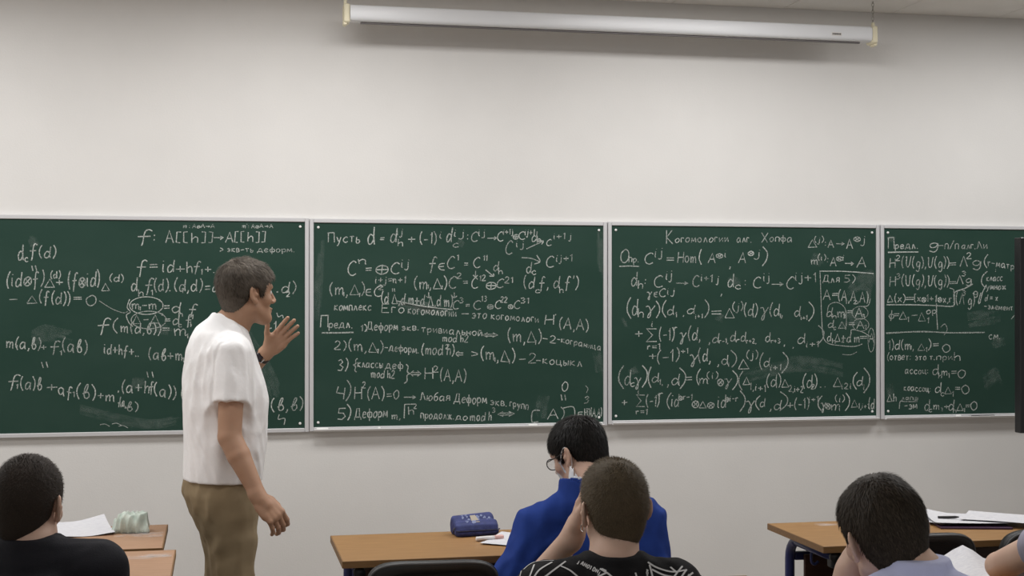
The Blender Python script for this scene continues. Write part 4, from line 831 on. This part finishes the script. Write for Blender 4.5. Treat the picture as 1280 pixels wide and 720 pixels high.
# crumpled rag on the left desk
V = Vol((-.09, -.09, -.01), (.1, .09, .1), .0028)
V.ell((0, 0, .024), (.060, .05, .042), None); V.ell((-.02, -.01, .04), (.03, .035, .03), rotm((1, .3, .4), (0, 1, 0)), .012); V.ell((.028, 0, .038), (.022, .04, .033), rotm((1, -.2, -.3), (0, 1, 0)), .008); V.cone((-.045, -.02, .012), (-.058, .0, .006), .016, .010, .01); V.cone((.03, -.03, .008), (.055, -.03, .005), .016, .009, .012)
V.cone((.012, -.06, .05), (.010, .0, .075), .006, .006, .008, 'cut'); V.cone((-.045, -.05, .035), (-.02, -.02, .07), .004, .004, .008, 'cut')
V.folds(.009, [(.25, .3, 1)], 8, .06); V.plane((0, 0, .0015), (0, 0, -1), .001)
c = dz(165, 664.5); me, _ = V.mesh('rag'); o = new_obj('rag', me, mat('pale_rag', lin(205, 214, 204), .9, col2=lin(176, 190, 180), nscale=30, bump=.3, bscale=300), None, (c[0], c[1], DZ-.0015)); tag(o, 'crumpled pale green cloth rag on the far left desk', 'rag')

# things on the chalk trays
M_stick = mat('chalk_stick', (.82, .82, .80, 1), .9)
def on_tray(name, px, length, r, m, label, cat, brd, group=None, y=-.033, dz_=0.004, rz=0.03):
    e_, ink_ = brd; zt = e_.location[2]+.005+r
    x = at_y(px, 530, y)[0]; b = MB()
    b.tube([(-length/2, 0, 0), (-length/2+.002, 0, 0), (length/2-.002, 0, 0), (length/2, 0, 0)], [r*.8, r, r, r*.8], 10)
    o = b.build(name, m, None, (x, y, zt)); o.rotation_euler = (0, 0, rz); tag(o, label, cat, group)
on_tray('chalk', 403, .055, .0065, M_stick, 'stick of white chalk at the left end of the tray under the second board', 'chalk', boards[1], 'pieces of chalk on the trays')
on_tray('chalk', 474, .012, .006, M_stick, 'tiny white chalk stub on the tray under the second board, below the number five', 'chalk', boards[1], 'pieces of chalk on the trays')
on_tray('chalk', 666, .045, .006, M_stick, 'white chalk stick on the tray left of the black-haired head', 'chalk', boards[1], 'pieces of chalk on the trays')
on_tray('chalk', 748, .035, .007, M_stick, 'white chalk stick at the right end of the second board tray, above the black hair', 'chalk', boards[1], 'pieces of chalk on the trays')
on_tray('chalk', 1198, .028, .0065, M_stick, 'white chalk stick on the rightmost board tray next to a dark pointer', 'chalk', boards[3], 'pieces of chalk on the trays')
on_tray('pointer', 1229, .135, .0045, M_plug, 'short dark pointer lying on the tray of the rightmost board', 'pointer', boards[3])
# ------------------------------------------------------------------ people
HL = [(-.2, -.078), (-.075, -.076), (-.045, -.062), (-.03, -.04), (-.024, -.008), (-.005, .02), (.010, .008), (.018, -.012), (.028, -.008), (.036, .03), (.055, .05), (.085, .06), (.2, .065)]
def ang(v): return math.atan2(v[1], v[0])
AW = math.atan2(FH[1], FH[0])                 # heading straight away from the viewer

# ---- the lecturer
def lecturer():
    D = 5.3; a20 = math.radians(20)
    f = RT*math.cos(a20)+FH*math.sin(a20); l = FH*math.cos(a20)-RT*math.sin(a20); hd = ang(f)
    org = at_d(282, 700, D); org[2] = 0
    e = empty('person', org, 'standing man in a white T-shirt and khaki trousers gesturing at the chalkboard', 'person')
    Z = lambda y: at_d(282, y, D)[2]
    H = Head(at_d(309, 366, D-.02), hd+math.radians(17), math.radians(0), 0, .98)
    def sec(y, px, rf, rl): p = at_d(px, y, D); return (p[2], p[0], p[1], rf, rl)
    S = [sec(601, 277, .143, .178), sec(560, 281, .150, .185), sec(500, 282, .158, .192), sec(478, 280, .150, .194), sec(460, 277, .138, .192), sec(438, 274.5, .122, .188), sec(422, 274.5, .106, .170), sec(410, 276, .090, .140), sec(400, 280, .068, .095), sec(392, 284, .050, .066)]
    V = Vol(org+(-.45, -.55, -.01), org+(.55, .65, 1.82), .0035)
    # torso under the shirt, hips and legs
    V.loft([(z, x, y, rf-.016, rl-.016) for z, x, y, rf, rl in S], hd, 0, 2.2)
    H.carve(V)
    nb = at_d(286, 412, D)
    V.cone(H.w((-.034, 0, -.055)), nb, .054, .060, .02); V.cone(H.w((-.02, 0, -.06)), nb+f*.02, .052, .056, .02)
    hip = at_d(276, 612, D)
    V.ell(hip, (.12, .155, .13), rotm(f, l), .04)
    feet = []
    for sd in (-1, 1):
        h = hip+l*sd*.085-np.array((0, 0, .02)); kn = at_d(287, 735, D)+l*sd*.09; an = np.array((*(at_d(281, 735, D)+l*sd*.10)[:2], .09))
        kn[2] = .50; feet.append((h, kn, an))
        V.cone(h, kn, .070, .052, .03); V.cone(kn, an, .054, .038, .02); V.cone(an-np.array((0, 0, .04)), an+f*.13-np.array((0, 0, .055)), .038, .03, .02)
    # near arm
    s1, e1, w1 = at_d(291, 440, 5.13), at_d(287, 546, 5.07), at_d(325, 624, 5.03)
    m1 = e1+(w1-e1)*.3
    V.cone(s1, e1, .050, .0425, .03); V.cone(e1, m1, .0425, .042, .006); V.cone(m1, w1, .042, .0265, .006)
    d = at_d(348, 649, 5.02)-w1
    hand(V, w1, d, FH*.75-UP*.55-RT*.25, RT+UP*.6, (.50, .55, .5, .45), .07, 1.0, (.25, .75), lead=.18)
    # far arm, raised, palm to the room
    s2, e2, w2 = at_d(262, 440, 5.47), at_d(284, 490, 5.68), at_d(336, 437.5, 5.56)
    V.cone(s2, e2, .054, .042, .03); V.cone(e2, e2+(w2-e2)*.35, .042, .041, .006); V.cone(e2+(w2-e2)*.35, w2, .041, .0265, .006)
    d = at_d(367.5, 405, 5.53)-w2
    hand(V, w2, d, -FH+RT*.25-UP*.1, UP-RT, (.10, .12, .14, .14), .075, .93, (.78, .1), lead=.02)
    M_sk = skin('tanned_skin', (.45, .27, .18, 1), (.40, .23, .145, 1))
    me, _ = V.mesh('body', org); new_obj('body', me, M_sk, e)
    H.eyes(e, org)
    H.hair(e, org, hair_mat('grey_brown_hair', (.026, .020, .014, 1), (.17, .145, .12, 1), patch=.55), .017, .002, [(-.2, -.076), (-.075, -.074), (-.05, -.058), (-.034, -.036), (-.026, -.005), (-.005, .025), (.012, .012), (.02, -.02), (.032, -.016), (.04, .03), (.07, .052), (.2, .056)], 8000, .026, .20, seed=3, wid=.0012, clump=.002, fwd=.03)
    # T-shirt
    V = Vol(org+(-.45, -.5, .75), org+(.45, .6, 1.62), .005)
    V.loft(S, hd, 0, 2.3)
    sl = s1+(e1-s1)*.60; V.flatcone(s1+l*.004-np.array((0, 0, .006)), sl, .0655, .064, .055)
    V.flatcone(s2, s2+(e2-s2)*.62, .068, .064, .035)
    V.folds(.010, [e1-s1+f*.1, (0, 0, 1), f*.5+np.array((0, 0, -.8))], 5, .11)
    # open neck
    V.cone(nb+np.array((0, 0, .02)), nb+np.array((0, 0, .09))+f*.02, .052, .055, .008, 'cut')
    V.plane((*org[:2], Z(599)), (f[0]*-.03, f[1]*-.03, -1), .004)
    me, _ = V.mesh('t_shirt', org); new_obj('t_shirt', me, mat('white_cotton', (.90, .895, .90, 1), .85, bump=.12, bscale=60, spec=.2), e)
    c = H.w((-.02, 0, -.08)); 
    b = MB(); ring = []
    for t in np.linspace(0, 2*math.pi, 28, endpoint=False): ring.append(nb+f*(.062*math.cos(t)+.004)+l*.062*math.sin(t)+np.array((0, 0, .026-.026*math.cos(t)))-org)
    b.tube(ring, .0065, 8, closed=True); b.build('neck_rib', mat('white_rib', (.80, .79, .80, 1), .85), e)
    # trousers
    V = Vol(org+(-.4, -.45, .03), org+(.4, .5, 1.0), .006)
    top = at_d(276, 592, D); V.loft([(Z(592), top[0], top[1], .134, .166), (Z(615), *at_d(275.5, 615, D)[:2], .138, .172), (Z(640), *at_d(280, 640, D)[:2], .120, .165), (Z(662), *at_d(285, 662, D)[:2], .098, .14), (Z(700), *at_d(287, 700, D)[:2], .05, .09)], hd, 0, 2.2)
    for (h, kn, an), sd in zip(feet, (-1, 1)):
        h2 = at_d(287, 672, D)+l*sd*.075; V.cone(hip+l*sd*.07-np.array((0, 0, .04)), h2, .102, .083, .04); V.cone(h2, kn, .083, .074, .02); V.flatcone(kn, an-np.array((0, 0, .03)), .074, .066, .02)
    V.folds(.010, [f*.7-l*.4+np.array((0, 0, .7)), f*.5+np.array((0, 0, -.9)), (0, 0, 1)], 9, .10)
    q = lambda px, py, dd: at_d(px, py, dd)
    V.cone(q(303, 626, 5.12), q(290, 618, 5.1), .004, .003, .004, 'cut')
    me, _ = V.mesh('trousers', org); tr = new_obj('trousers', me, mat('khaki_twill', lin(148, 131, 104), .8, col2=lin(138, 121, 94), nscale=8, bump=.12, bscale=500, spec=.25), e)
    # belt and shoes
    b = MB()
    for (h, kn, an) in feet:
        pass
    for (h, kn, an) in feet:
        V = Vol(an+(-.25, -.25, -.1), an+(.3, .3, .1), .006)
        V.cone(an-np.array((0, 0, .03)), an+f*.02-np.array((0, 0, .04)), .05, .05); V.cone(an+f*.02-np.array((0, 0, .045)), an+f*.15-np.array((0, 0, .05)), .046, .04, .03); V.plane((an[0], an[1], .0), (0, 0, -1), .004)
        me, _ = V.mesh('shoe', org); new_obj('shoe', me, mat('brown_leather', (.05, .03, .02, 1), .4), e)
    # watch
    ax = (w2-e2)/np.linalg.norm(w2-e2); c = w2-ax*.038; u = -FH-ax*np.dot(-FH, ax); u /= np.linalg.norm(u); v = np.cross(ax, u)
    b = MB(); P = [[c+ax*s_*.011+(u*math.cos(t)*.031+v*math.sin(t)*.0325)*(1+.0*s_)-org for s_ in (-1, -.9, .9, 1)] for t in np.linspace(0, 2*math.pi, 32, endpoint=False)]
    b.grid(P, True, True); wb = b.build('watch', mat('black_strap', (.012, .011, .012, 1), .5), e)
    b = MB(); b.box(c+u*.033-v*.004-org, (.034, .030, .009), np.stack([ax, v, u], 1), bev=.004); b.build('watch_face', mat('watch_glass', (.02, .015, .02, 1), .15), wb)
    b = MB(); b.box(c+u*.030+v*.017-org, (.023, .004, .006), np.stack([ax, v, u], 1), bev=.001); b.build('buckle', mat('steel_buckle', (.6, .6, .6, 1), .3, metal=.6), wb)
lecturer()

# ---- seated students
def seated(label, hd, head, nb, sh, arms, skin_m, hair_kw, hair_m, shirt_name, shirt_m, sleeve, chair_label, trouser_c, chest_r=(.115, .185, .20), fold=.008, collar=None, org_d=None, seedn=1, h=.0042, neck_r=.056, ear_out=0, dress=None, sh_r=.056, wl=.1, seat_back=.0, feet_back=.05):
    f = np.array((math.cos(hd), math.sin(hd), 0)); l = np.array((-f[1], f[0], 0)); up = np.array((0, 0, 1.))
    mid = (sh[0]+sh[1])/2; pel = np.array((mid[0], mid[1], .601))-f*(.10+seat_back)
    org = np.array((pel[0], pel[1], 0)); e = empty('person', org, label, 'person')
    H = head; ch = mid-up*.16-f*.01; R = rotm(f, l)
    lo = np.minimum.reduce([pel-.30, H.o-.2, *[a-.16 for a in sh], *[p-.16 for a in arms for p in a['p']]]); hi = np.maximum.reduce([pel+.30, H.o+.2, *[a+.16 for a in sh], *[p+.22 for a in arms for p in a['p']]])
    kn = [pel+l*s_*.10+f*.36-up*.03 for s_ in (1, -1)]; an = [k_-f*feet_back-up*(k_[2]-.09) for k_ in kn]
    lo = np.minimum.reduce([lo, *[k_-.12 for k_ in kn], *[a-.12 for a in an]]); hi = np.maximum.reduce([hi, *[k_+.12 for k_ in kn], *[a+.25 for a in an]]); lo[2] = -.01
    V = Vol(lo, hi, h)
    V.ell(ch, np.array(chest_r)-.014, R); V.cone(ch-up*.05, pel+up*.05, .10, .115, .05); V.ell(pel, (.12, .16, .11), R, .04)
    V.cone(nb-up*.055+l*.02, sh[0]-up*.008, .040, .044, .02); V.cone(nb-up*.055-l*.02, sh[1]-up*.008, .040, .044, .02)
    H.carve(V, ear_out)
    V.cone(H.w((-.024, 0, -.045)), nb, neck_r-.004, neck_r+.004, .02); V.cone(H.w((.0, 0, -.05)), nb+f*.02, neck_r-.006, neck_r, .02)
    for k_, a_, s_ in zip(kn, an, (1, -1)):
        V.cone(pel+l*s_*.09, k_, .082, .058, .03); V.cone(k_, a_, .054, .038, .02); V.cone(a_-up*.045, a_+f*.13-up*.055, .036, .03, .02)
    for s0, a in zip(sh, arms):
        el, wr = a['p']; V.cone(s0, el, .048, .040, .03); m_ = el+(wr-el)*.3; V.cone(el, m_, .040, .039, .006); V.cone(m_, wr, .039, .0265, .006)
        hand(V, wr, a['d'], a['n'], a['s'], a.get('curl', (.06, .08, .08, .1)), a.get('spread', .06), .98, a.get('thumb', (.5, .0)), lead=a.get('lead', -.02))
    me, _ = V.mesh('body', org); new_obj('body', me, skin_m, e); H.eyes(e, org)
    H.hair(e, org, hair_m, **hair_kw)
    # shirt
    V = Vol(lo, hi, .0055)
    V.ell(ch, chest_r, R); V.cone(ch-up*.05, pel+up*.06, .118, .135, .06)
    for s_, s0 in ((1, sh[0]), (-1, sh[1])): V.cone(nb-up*.032+l*s_*.02, s0, .052, sh_r, .04)
    for s0, a in zip(sh, arms):
        el, wr = a['p']
        if sleeve < 1: V.flatcone(s0, s0+(el-s0)*sleeve, sh_r+.004, .060, .03)
        else:
            V.cone(s0, el, sh_r+.002, .057, .03); V.flatcone(el-(wr-el)*.05, el+(wr-el)*.94, .055, .040, .025)
    V.folds(fold, [(arms[0]['p'][0]-sh[0]), (arms[1]['p'][0]-sh[1]), (0, 0, 1), f*.3+up], seedn, wl)
    if collar: collar(V, f, l, up, nb)
    me, SP = V.mesh(shirt_name, org); so = new_obj(shirt_name, me, shirt_m, e)
    V = Vol(lo, np.array((hi[0], hi[1], .75)), .007)
    V.ell(pel, (.135, .172, .115), R); V.plane(pel+up*.08, (0, 0, 1), .01)
    for k_, a_, s_ in zip(kn, an, (1, -1)):
        V.cone(pel+l*s_*.09, k_, .093, .072, .04); V.flatcone(k_, a_-up*.02, .072, .06, .03)
    V.folds(.008, [f, up], seedn+4, .08); me, _ = V.mesh('trousers', org); new_obj('trousers', me, mat('trouser_cloth', trouser_c, .85, noise=.2, nscale=30), e)
    for a_ in an:
        V = Vol(a_+(-.2, -.2, -.1), a_+(.25, .25, .08), .007); V.cone(a_-up*.035, a_+f*.02-up*.04, .048, .048); V.cone(a_-up*.045+f*.02, a_+f*.15-up*.05, .044, .038, .03); V.plane((a_[0], a_[1], 0), (0, 0, -1), .004)
        me, _ = V.mesh('shoe', org); new_obj('shoe', me, mat('trainer', (.08, .08, .085, 1), .6), e)
    if chair_label: make_chair(pel[0]-f[0]*.02, pel[1]-f[1]*.02, hd-math.pi/2, chair_label)
    if dress: dress(e, org, H, f, l, up, so, nb)
    return e
SK1 = skin('fair_skin', (.60, .41, .32, 1), (.55, .36, .275, 1)); SK2 = skin('light_skin', (.62, .43, .335, 1), (.57, .375, .285, 1))
rel = lambda R_, F_, U_: RT*R_+FH*F_+np.array((0, 0, 1.))*U_

# boy in the blue jacket
M_el = mat('white_elastic', (.8, .8, .8, 1), .7)
def dress_blue(e, org, H, f, l, up, so, nb):
    M_fr = mat('black_wire', (.012, .012, .012, 1), .35); W = lambda p: H.w(p)-org
    b = MB()
    for y in (-1, 1):
        ring = [W((.104-.006*abs(math.sin(t))+.0, y*.033+.025*math.copysign(abs(math.cos(t))**.6, math.cos(t)), -.004+.0195*math.copysign(abs(math.sin(t))**.7, math.sin(t)))) for t in np.linspace(0, 2*math.pi, 24, endpoint=False)]
        b.tube(ring, .0017, 6, closed=True); b.tube([W((.1, y*.058, .004)), W((.088, y*.073, .005)), W((.03, y*.083, .006)), W((-.01, y*.085, .012)), W((-.025, y*.083, -.006))], .0016, 6)
    b.tube([W((.104, -.009, .002)), W((.108, 0, .005)), W((.104, .009, .002))], .0016, 6)
    g_ = b.build('glasses', M_fr, e)
    gm = bpy.data.materials.new('lens'); gm.use_nodes = True; bs = gm.node_tree.nodes['Principled BSDF']; bs.inputs['Base Color'].default_value = (.9, .92, .93, 1); bs.inputs['Roughness'].default_value = .03; bs.inputs['Alpha'].default_value = .22
    for y in (-1, 1):
        b = MB(); n = 20; b.add([W((.103-.005*abs(math.sin(t)), y*.033+.024*math.copysign(abs(math.cos(t))**.6, math.cos(t)), -.004+.0185*math.copysign(abs(math.sin(t))**.7, math.sin(t)))) for t in np.linspace(0, 2*math.pi, n, endpoint=False)], [tuple(range(n))]); b.build('lens', gm, g_)
    # face mask pulled over mouth and chin, loops round the ears
    P = []
    for i in range(15):
        r = []; t = (i/14-.5)*2
        for j in range(9):
            v = j/8; z = -.022-.088*v; y = t*(.066-.012*v); x = (.116-.02*v if abs(t) < .2 else .116-.02*v)-.075*abs(t)**1.7-(.006*(v-.4)**2); r.append(W((x, y, z+.012*abs(t))))
        P.append(r)
    b = MB(); b.grid(P); mk = b.build('face_mask', mat('mask_fleece', (.62, .68, .74, 1), .85), e); md = mk.modifiers.new('thick', 'SOLIDIFY'); md.thickness = .002
    for y in (-1, 1):
        b = MB(); b.tube(smooth_path([W((.040, y*.066, -.022)), W((.02, y*.076, .0)), W((-.004, y*.084, .021)), W((-.02, y*.085, .02)), W((-.027, y*.083, -.012)), W((-.012, y*.079, -.045)), W((.030, y*.06, -.085))]), .0017, 6)
        b.build('ear_loop', M_el, mk)
    V = Vol(nb-.14, nb+.14, .0035); V.flatcone(nb-up*.02, nb+up*.062+(H.w((-.03, 0, -.05))-nb)*.15, .072, .066); V.cone(nb-up*.06, nb+up*.2, .060, .060, .004, 'cut'); V.folds(.003, [l], 4, .05)
    me, _ = V.mesh('undershirt_collar', org); new_obj('undershirt_collar', me, mat('white_knit', (.74, .75, .78, 1), .85), e)
def col_blue(V, f, l, up, nb):
    V.flatcone(nb-up*.04+l*.008, nb+up*.040+f*.014+l*.010, .100, .087, .014); V.cone(nb-up*.02+l*.01, nb+up*.15+f*.02+l*.01, .078, .080, .004, 'cut')
    V.cone(nb+l*.05-f*.085-up*.045, nb-l*.05-f*.085-up*.045, .006, .006, .01, 'cut')
T_ = 4.47
Hb = Head(at_d(723, 566, 4.56), AW+math.radians(50), math.radians(24), math.radians(-2), .94)
seated('seated boy in a royal blue jacket with glasses and a white mask', AW+math.radians(14), Hb, at_d(738, 612, T_), [at_d(671, 660, T_-.03), at_d(803, 654, T_+.03)],
       [dict(p=[at_d(640, 724, 4.36), at_d(700, 744, 4.42)], d=rel(.9, .1, -.15), n=rel(0, -.3, -1), s=rel(0, 1, 0), ), dict(p=[at_d(815, 724, 4.42), at_d(772, 746, 4.44)], d=rel(-.9, .1, -.15), n=rel(0, -.3, -1), s=rel(0, 1, 0))],
       SK1, dict(t_top=.008, t_nape=.001, hl=[(-.2, -.07), (-.07, -.068), (-.045, -.055), (-.03, -.035), (-.024, -.002), (-.005, .024), (.012, .012), (.02, -.022), (.034, -.02), (.042, .02), (.07, .035), (.2, .04)], n=8000, L=.028, lift=.16, seed=5, wid=.0014, clump=.002, fwd=.02), hair_mat('black_hair', (.004, .004, .004, 1), (.018, .016, .015, 1), .5),
       'jacket', mat('royal_blue_fleece', lin(34, 62, 138), .85, col2=lin(29, 54, 124), nscale=12, bump=.2, bscale=400, spec=.2), 1, 'black chair under the boy in the royal blue jacket', (.02, .02, .03, 1), (.113, .19, .20), .026, col_blue, seedn=2, dress=dress_blue, sh_r=.062, wl=.19, seat_back=-.12)

# boy with cropped hair and the black patterned T-shirt
from mathutils.bvhtree import BVHTree
def dress_buzz(e, org, H, f, l, up, so, nb):
    bpy.context.view_layer.update(); bv = BVHTree.FromPolygons([v.co for v in so.data.vertices], [p.vertices for p in so.data.polygons])
    bl, br = MB(), MB(); b = bl; M_pr = mat('white_print', (.60, .60, .60, 1), .8)
    def stroke(pts, w):
        P = smooth_path(pts, 6) if len(pts) > 2 else [np.array(pts[0])+(np.array(pts[1])-np.array(pts[0]))*t for t in np.linspace(0, 1, 9)]
        L_ = []; R_ = []; Q = []
        for (px, py) in P:
            r = ray(px, py); hit = bv.ray_cast(Vector(CAMP-org), Vector(r).normalized())
            if hit[0] is not None: Q.append((np.array(hit[0]), np.array(hit[1])))
            else: Q.append(None)
        run = []
        def flush():
            if len(run) > 1:
                for i, (q, n) in enumerate(run):
                    t = run[min(i+1, len(run)-1)][0]-run[max(i-1, 0)][0]; s_ = np.cross(n, t); s_ /= np.linalg.norm(s_)+1e-9
                    L_.append(q+n*.0012+s_*w/2); R_.append(q+n*.0012-s_*w/2)
                N = len(run); b.add(L_+R_, [(i, i+1, N+i+1, N+i) for i in range(N-1)])
            L_.clear(); R_.clear(); run.clear()
        for q in Q:
            if q is None or (run and np.linalg.norm(q[0]-run[-1][0]) > .08): flush()
            if q is not None: run.append(q)
        flush()
    for s_ in ([(668, 721), (675, 712), (690, 703)], [(676, 725), (692, 713), (707, 702)], [(662, 722), (668, 706)], [(650, 722), (652, 714)], [(655, 712), (662, 706), (672, 702), (692, 701)], [(645, 720), (650, 712), (660, 706)], [(699, 707), (712, 713), (722, 721)], [(750, 711), (760, 717), (768, 724)], [(746, 722), (758, 716)], [(752, 711), (758, 714)], [(810, 703), (822, 710), (840, 715), (856, 713)], [(812, 706), (816, 721)], [(815, 712), (830, 719), (846, 722)], [(842, 722), (848, 714), (853, 708)], [(850, 724), (858, 712)], [(838, 709), (846, 716)], [(794, 716), (796, 722)], [(654, 722), (660, 735), (672, 745)], [(700, 735), (760, 742)], [(860, 718), (866, 724)], [(858, 722), (866, 716)]):
        b = bl if s_[0][0] < 790 else br; stroke(s_, .0042)
    # slanted lettering on the back
    b = MB()
    dx, dy = (749-722)/27, (714-700)/27; x = 0
    for ch in 'JAHOIDHY':
        ch2 = ch if ch in G else ('1' if ch == 'I' else 'j')
        for st in G.get(ch2)[0]:
            pts = [(722+dx*(x+gx*.38)+dy*gy*.40, 701+dy*(x+gx*.38)-dx*gy*.40+3) for gx, gy in st]; stroke(pts, .0024)
        x += 3.7
    for ch, yy in zip('AOHA', (712, 715, 718, 721)):
        for st in G[ch][0]: stroke([(808+gy*.25, yy+gx*.4) for gx, gy in st], .002)
    b.build('shirt_lettering', M_pr, so); bl.build('shirt_print', M_pr, so); br.build('shirt_print', M_pr, so)
    b = MB(); c = H.w((.0, .083, -.047))-org; b.tube([c+H.R @ np.array((.007*math.cos(t), .002*math.cos(t), .0085*math.sin(t))) for t in np.linspace(0, 2*math.pi, 16, endpoint=False)], .0013, 6, closed=True); b.build('earring', mat('silver', (.8, .8, .8, 1), .2, metal=1), e)
def col_round(V, f, l, up, nb):
    V.flatcone(nb-up*.05, nb+up*.010, .080, .068, .02)
T_ = 3.36
Hz = Head(at_d(767, 634, 3.46), AW+math.radians(15), math.radians(-4), math.radians(-2), .98)
seated('seated boy with cropped brown hair in a black T-shirt with white print', AW+math.radians(6), Hz, at_d(768, 697, T_+.05), [at_d(680, 738, T_), at_d(842, 735, T_+.02)],
       [dict(p=[at_d(658, 746, 3.72), at_d(717, 668, 3.60)], d=rel(.26, .12, .95), n=rel(1, -.2, 0), s=rel(0, -1, .2), curl=(.1, .1, .1, .15), thumb=(.35, .15), spread=.05, lead=0.0), dict(p=[at_d(872, 754, 3.60), at_d(800, 734, 3.85)], d=rel(-.8, .5, 0), n=rel(0, 0, -1), s=rel(0, 1, 0))],
       SK2, dict(t_top=.005, t_nape=.0005, hl=[(-.2, -.098), (-.08, -.096), (-.055, -.085), (-.04, -.06), (-.028, -.015), (-.005, .02), (.012, .008), (.018, -.022), (.03, -.015), (.036, .03), (.055, .06), (.085, .07), (.2, .075)], n=16000, L=.007, lift=1.3, seed=6, wid=.0005, clump=.0004, h=.0026), hair_mat('cropped_brown_hair', (.06, .044, .027, 1), (.13, .10, .062, 1)),
       't_shirt', mat('black_cotton', (.010, .010, .011, 1), .85, bump=.2, bscale=300, spec=.2), .62, 'black chair under the boy with cropped hair and patterned T-shirt', (.02, .02, .025, 1), (.12, .19, .19), .006, col_round, seedn=7, dress=dress_buzz, neck_r=.056, sh_r=.060)

# boy at the far left in a dark T-shirt
T_ = 3.58
Hl = Head(at_d(36, 630, 3.62), AW-math.radians(4), math.radians(6), 0, 1.02)
seated('seated boy at far left with cropped dark hair and a plain black T-shirt', AW-math.radians(2), Hl, at_d(38, 676, T_), [at_d(-58, 712, T_), at_d(124, 710, T_)],
       [dict(p=[at_d(-85, 815, 3.7), at_d(0, 830, 3.95)], d=rel(.6, .6, -.1), n=rel(0, 0, -1), s=rel(1, 0, 0)), dict(p=[at_d(152, 815, 3.72), at_d(70, 830, 3.95)], d=rel(-.6, .6, -.1), n=rel(0, 0, -1), s=rel(-1, 0, 0))],
       SK1, dict(t_top=.005, t_nape=.001, hl=[(-.2, -.088), (-.08, -.093), (-.055, -.086), (-.04, -.078), (-.028, -.045), (-.018, .0), (-.005, .02), (.012, .008), (.018, -.016), (.03, -.012), (.036, .03), (.055, .06), (.085, .07), (.2, .075)], n=16000, L=.006, lift=1.2, seed=8, wid=.0005, clump=.0004, h=.0026), hair_mat('cropped_dark_hair', (.018, .013, .010, 1), (.045, .033, .025, 1)),
       't_shirt', mat('navy_black_cotton', (.009, .009, .013, 1), .8, bump=.2, bscale=300, spec=.25), .62, 'black chair under the boy at far left in the plain black T-shirt', (.03, .03, .04, 1), (.125, .20, .19), .006, col_round, seedn=9, ear_out=6, sh_r=.062)

# boy in the pale blue shirt, head propped on his left hand
def col_shirt(V, f, l, up, nb):
    V.flatcone(nb-up*.05, nb+up*.036, .084, .064, .012)
    V.cone(nb-f*.10-up*.022+l*.08, nb-f*.10-up*.022-l*.08, .005, .005, .004, 'cut')
T_ = 2.57
Hp = Head(at_d(1104, 667, 2.80), AW+math.radians(14), math.radians(10), math.radians(-11), .92)
seated('seated boy in a pale blue shirt, brown head bowed onto his hand', AW+math.radians(4), Hp, at_d(1146, 719, T_+.17), [at_d(1034, 778, T_+.03), at_d(1262, 774, T_+.05)],
       [dict(p=[at_d(1046, 842, 2.96), at_d(1062, 714, 2.90)], d=rel(.36, .12, .95), n=rel(1, -.25, .1), s=rel(0, -1, .1), curl=(.18, .18, .18, .2), thumb=(.3, .2), spread=.05, lead=.1), dict(p=[at_d(1290, 860, 2.78), at_d(1190, 840, 2.95)], d=rel(-.8, .4, 0), n=rel(0, 0, -1), s=rel(0, 1, 0))],
       SK2, dict(t_top=.010, t_nape=.003, hl=[(-.2, -.090), (-.075, -.086), (-.045, -.07), (-.03, -.045), (-.024, -.008), (-.005, .02), (.010, .008), (.018, -.012), (.028, -.008), (.036, .03), (.055, .05), (.085, .06), (.2, .065)], n=11000, L=.022, lift=.16, seed=12, wid=.0010, clump=.002, h=.003, crown=(-.03, .01, .12)), hair_mat('brown_hair', (.016, .012, .008, 1), (.060, .046, .033, 1)),
       'shirt', mat('pale_blue_cotton', lin(200, 205, 238), .8, noise=.05, nscale=40, bump=.1, bscale=300, spec=.25), .62, 'black chair under the boy in the pale blue shirt', (.03, .035, .05, 1), (.105, .185, .19), .006, col_shirt, seedn=13, h=.0035, ear_out=20, neck_r=.050)

# person at the lower right, only an arm in view
T_ = 3.75
Hr = Head(at_d(1392, 610, 3.82), AW, math.radians(8), 0, 1.0)
seated('bare bent arm and grey sleeve of a person cut off by the right edge', AW, Hr, at_d(1394, 664, T_), [at_d(1313, 679, T_), at_d(1470, 688, T_)],
       [dict(p=[at_d(1249, 707, 4.15), at_d(1292, 698, 4.32)], d=rel(.6, .6, 0), n=rel(0, 0, -1), s=rel(1, -.3, 0)), dict(p=[at_d(1490, 707, 4.15), at_d(1430, 698, 4.32)], d=rel(-.6, .6, 0), n=rel(0, 0, -1), s=rel(-1, 0, 0))],
       SK2, dict(t_top=.012, t_nape=.004, hl=HL, n=2500, L=.03, seed=14), hair_mat('dark_hair', (.010, .008, .006, 1), (.045, .035, .026, 1), .5),
       't_shirt', mat('grey_lavender_cotton', lin(150, 148, 165), .85, bump=.15, bscale=300), .22, 'black chair under the person cut off by the right edge', (.03, .03, .04, 1), (.115, .185, .19), .006, col_round, seedn=15, seat_back=-.1)
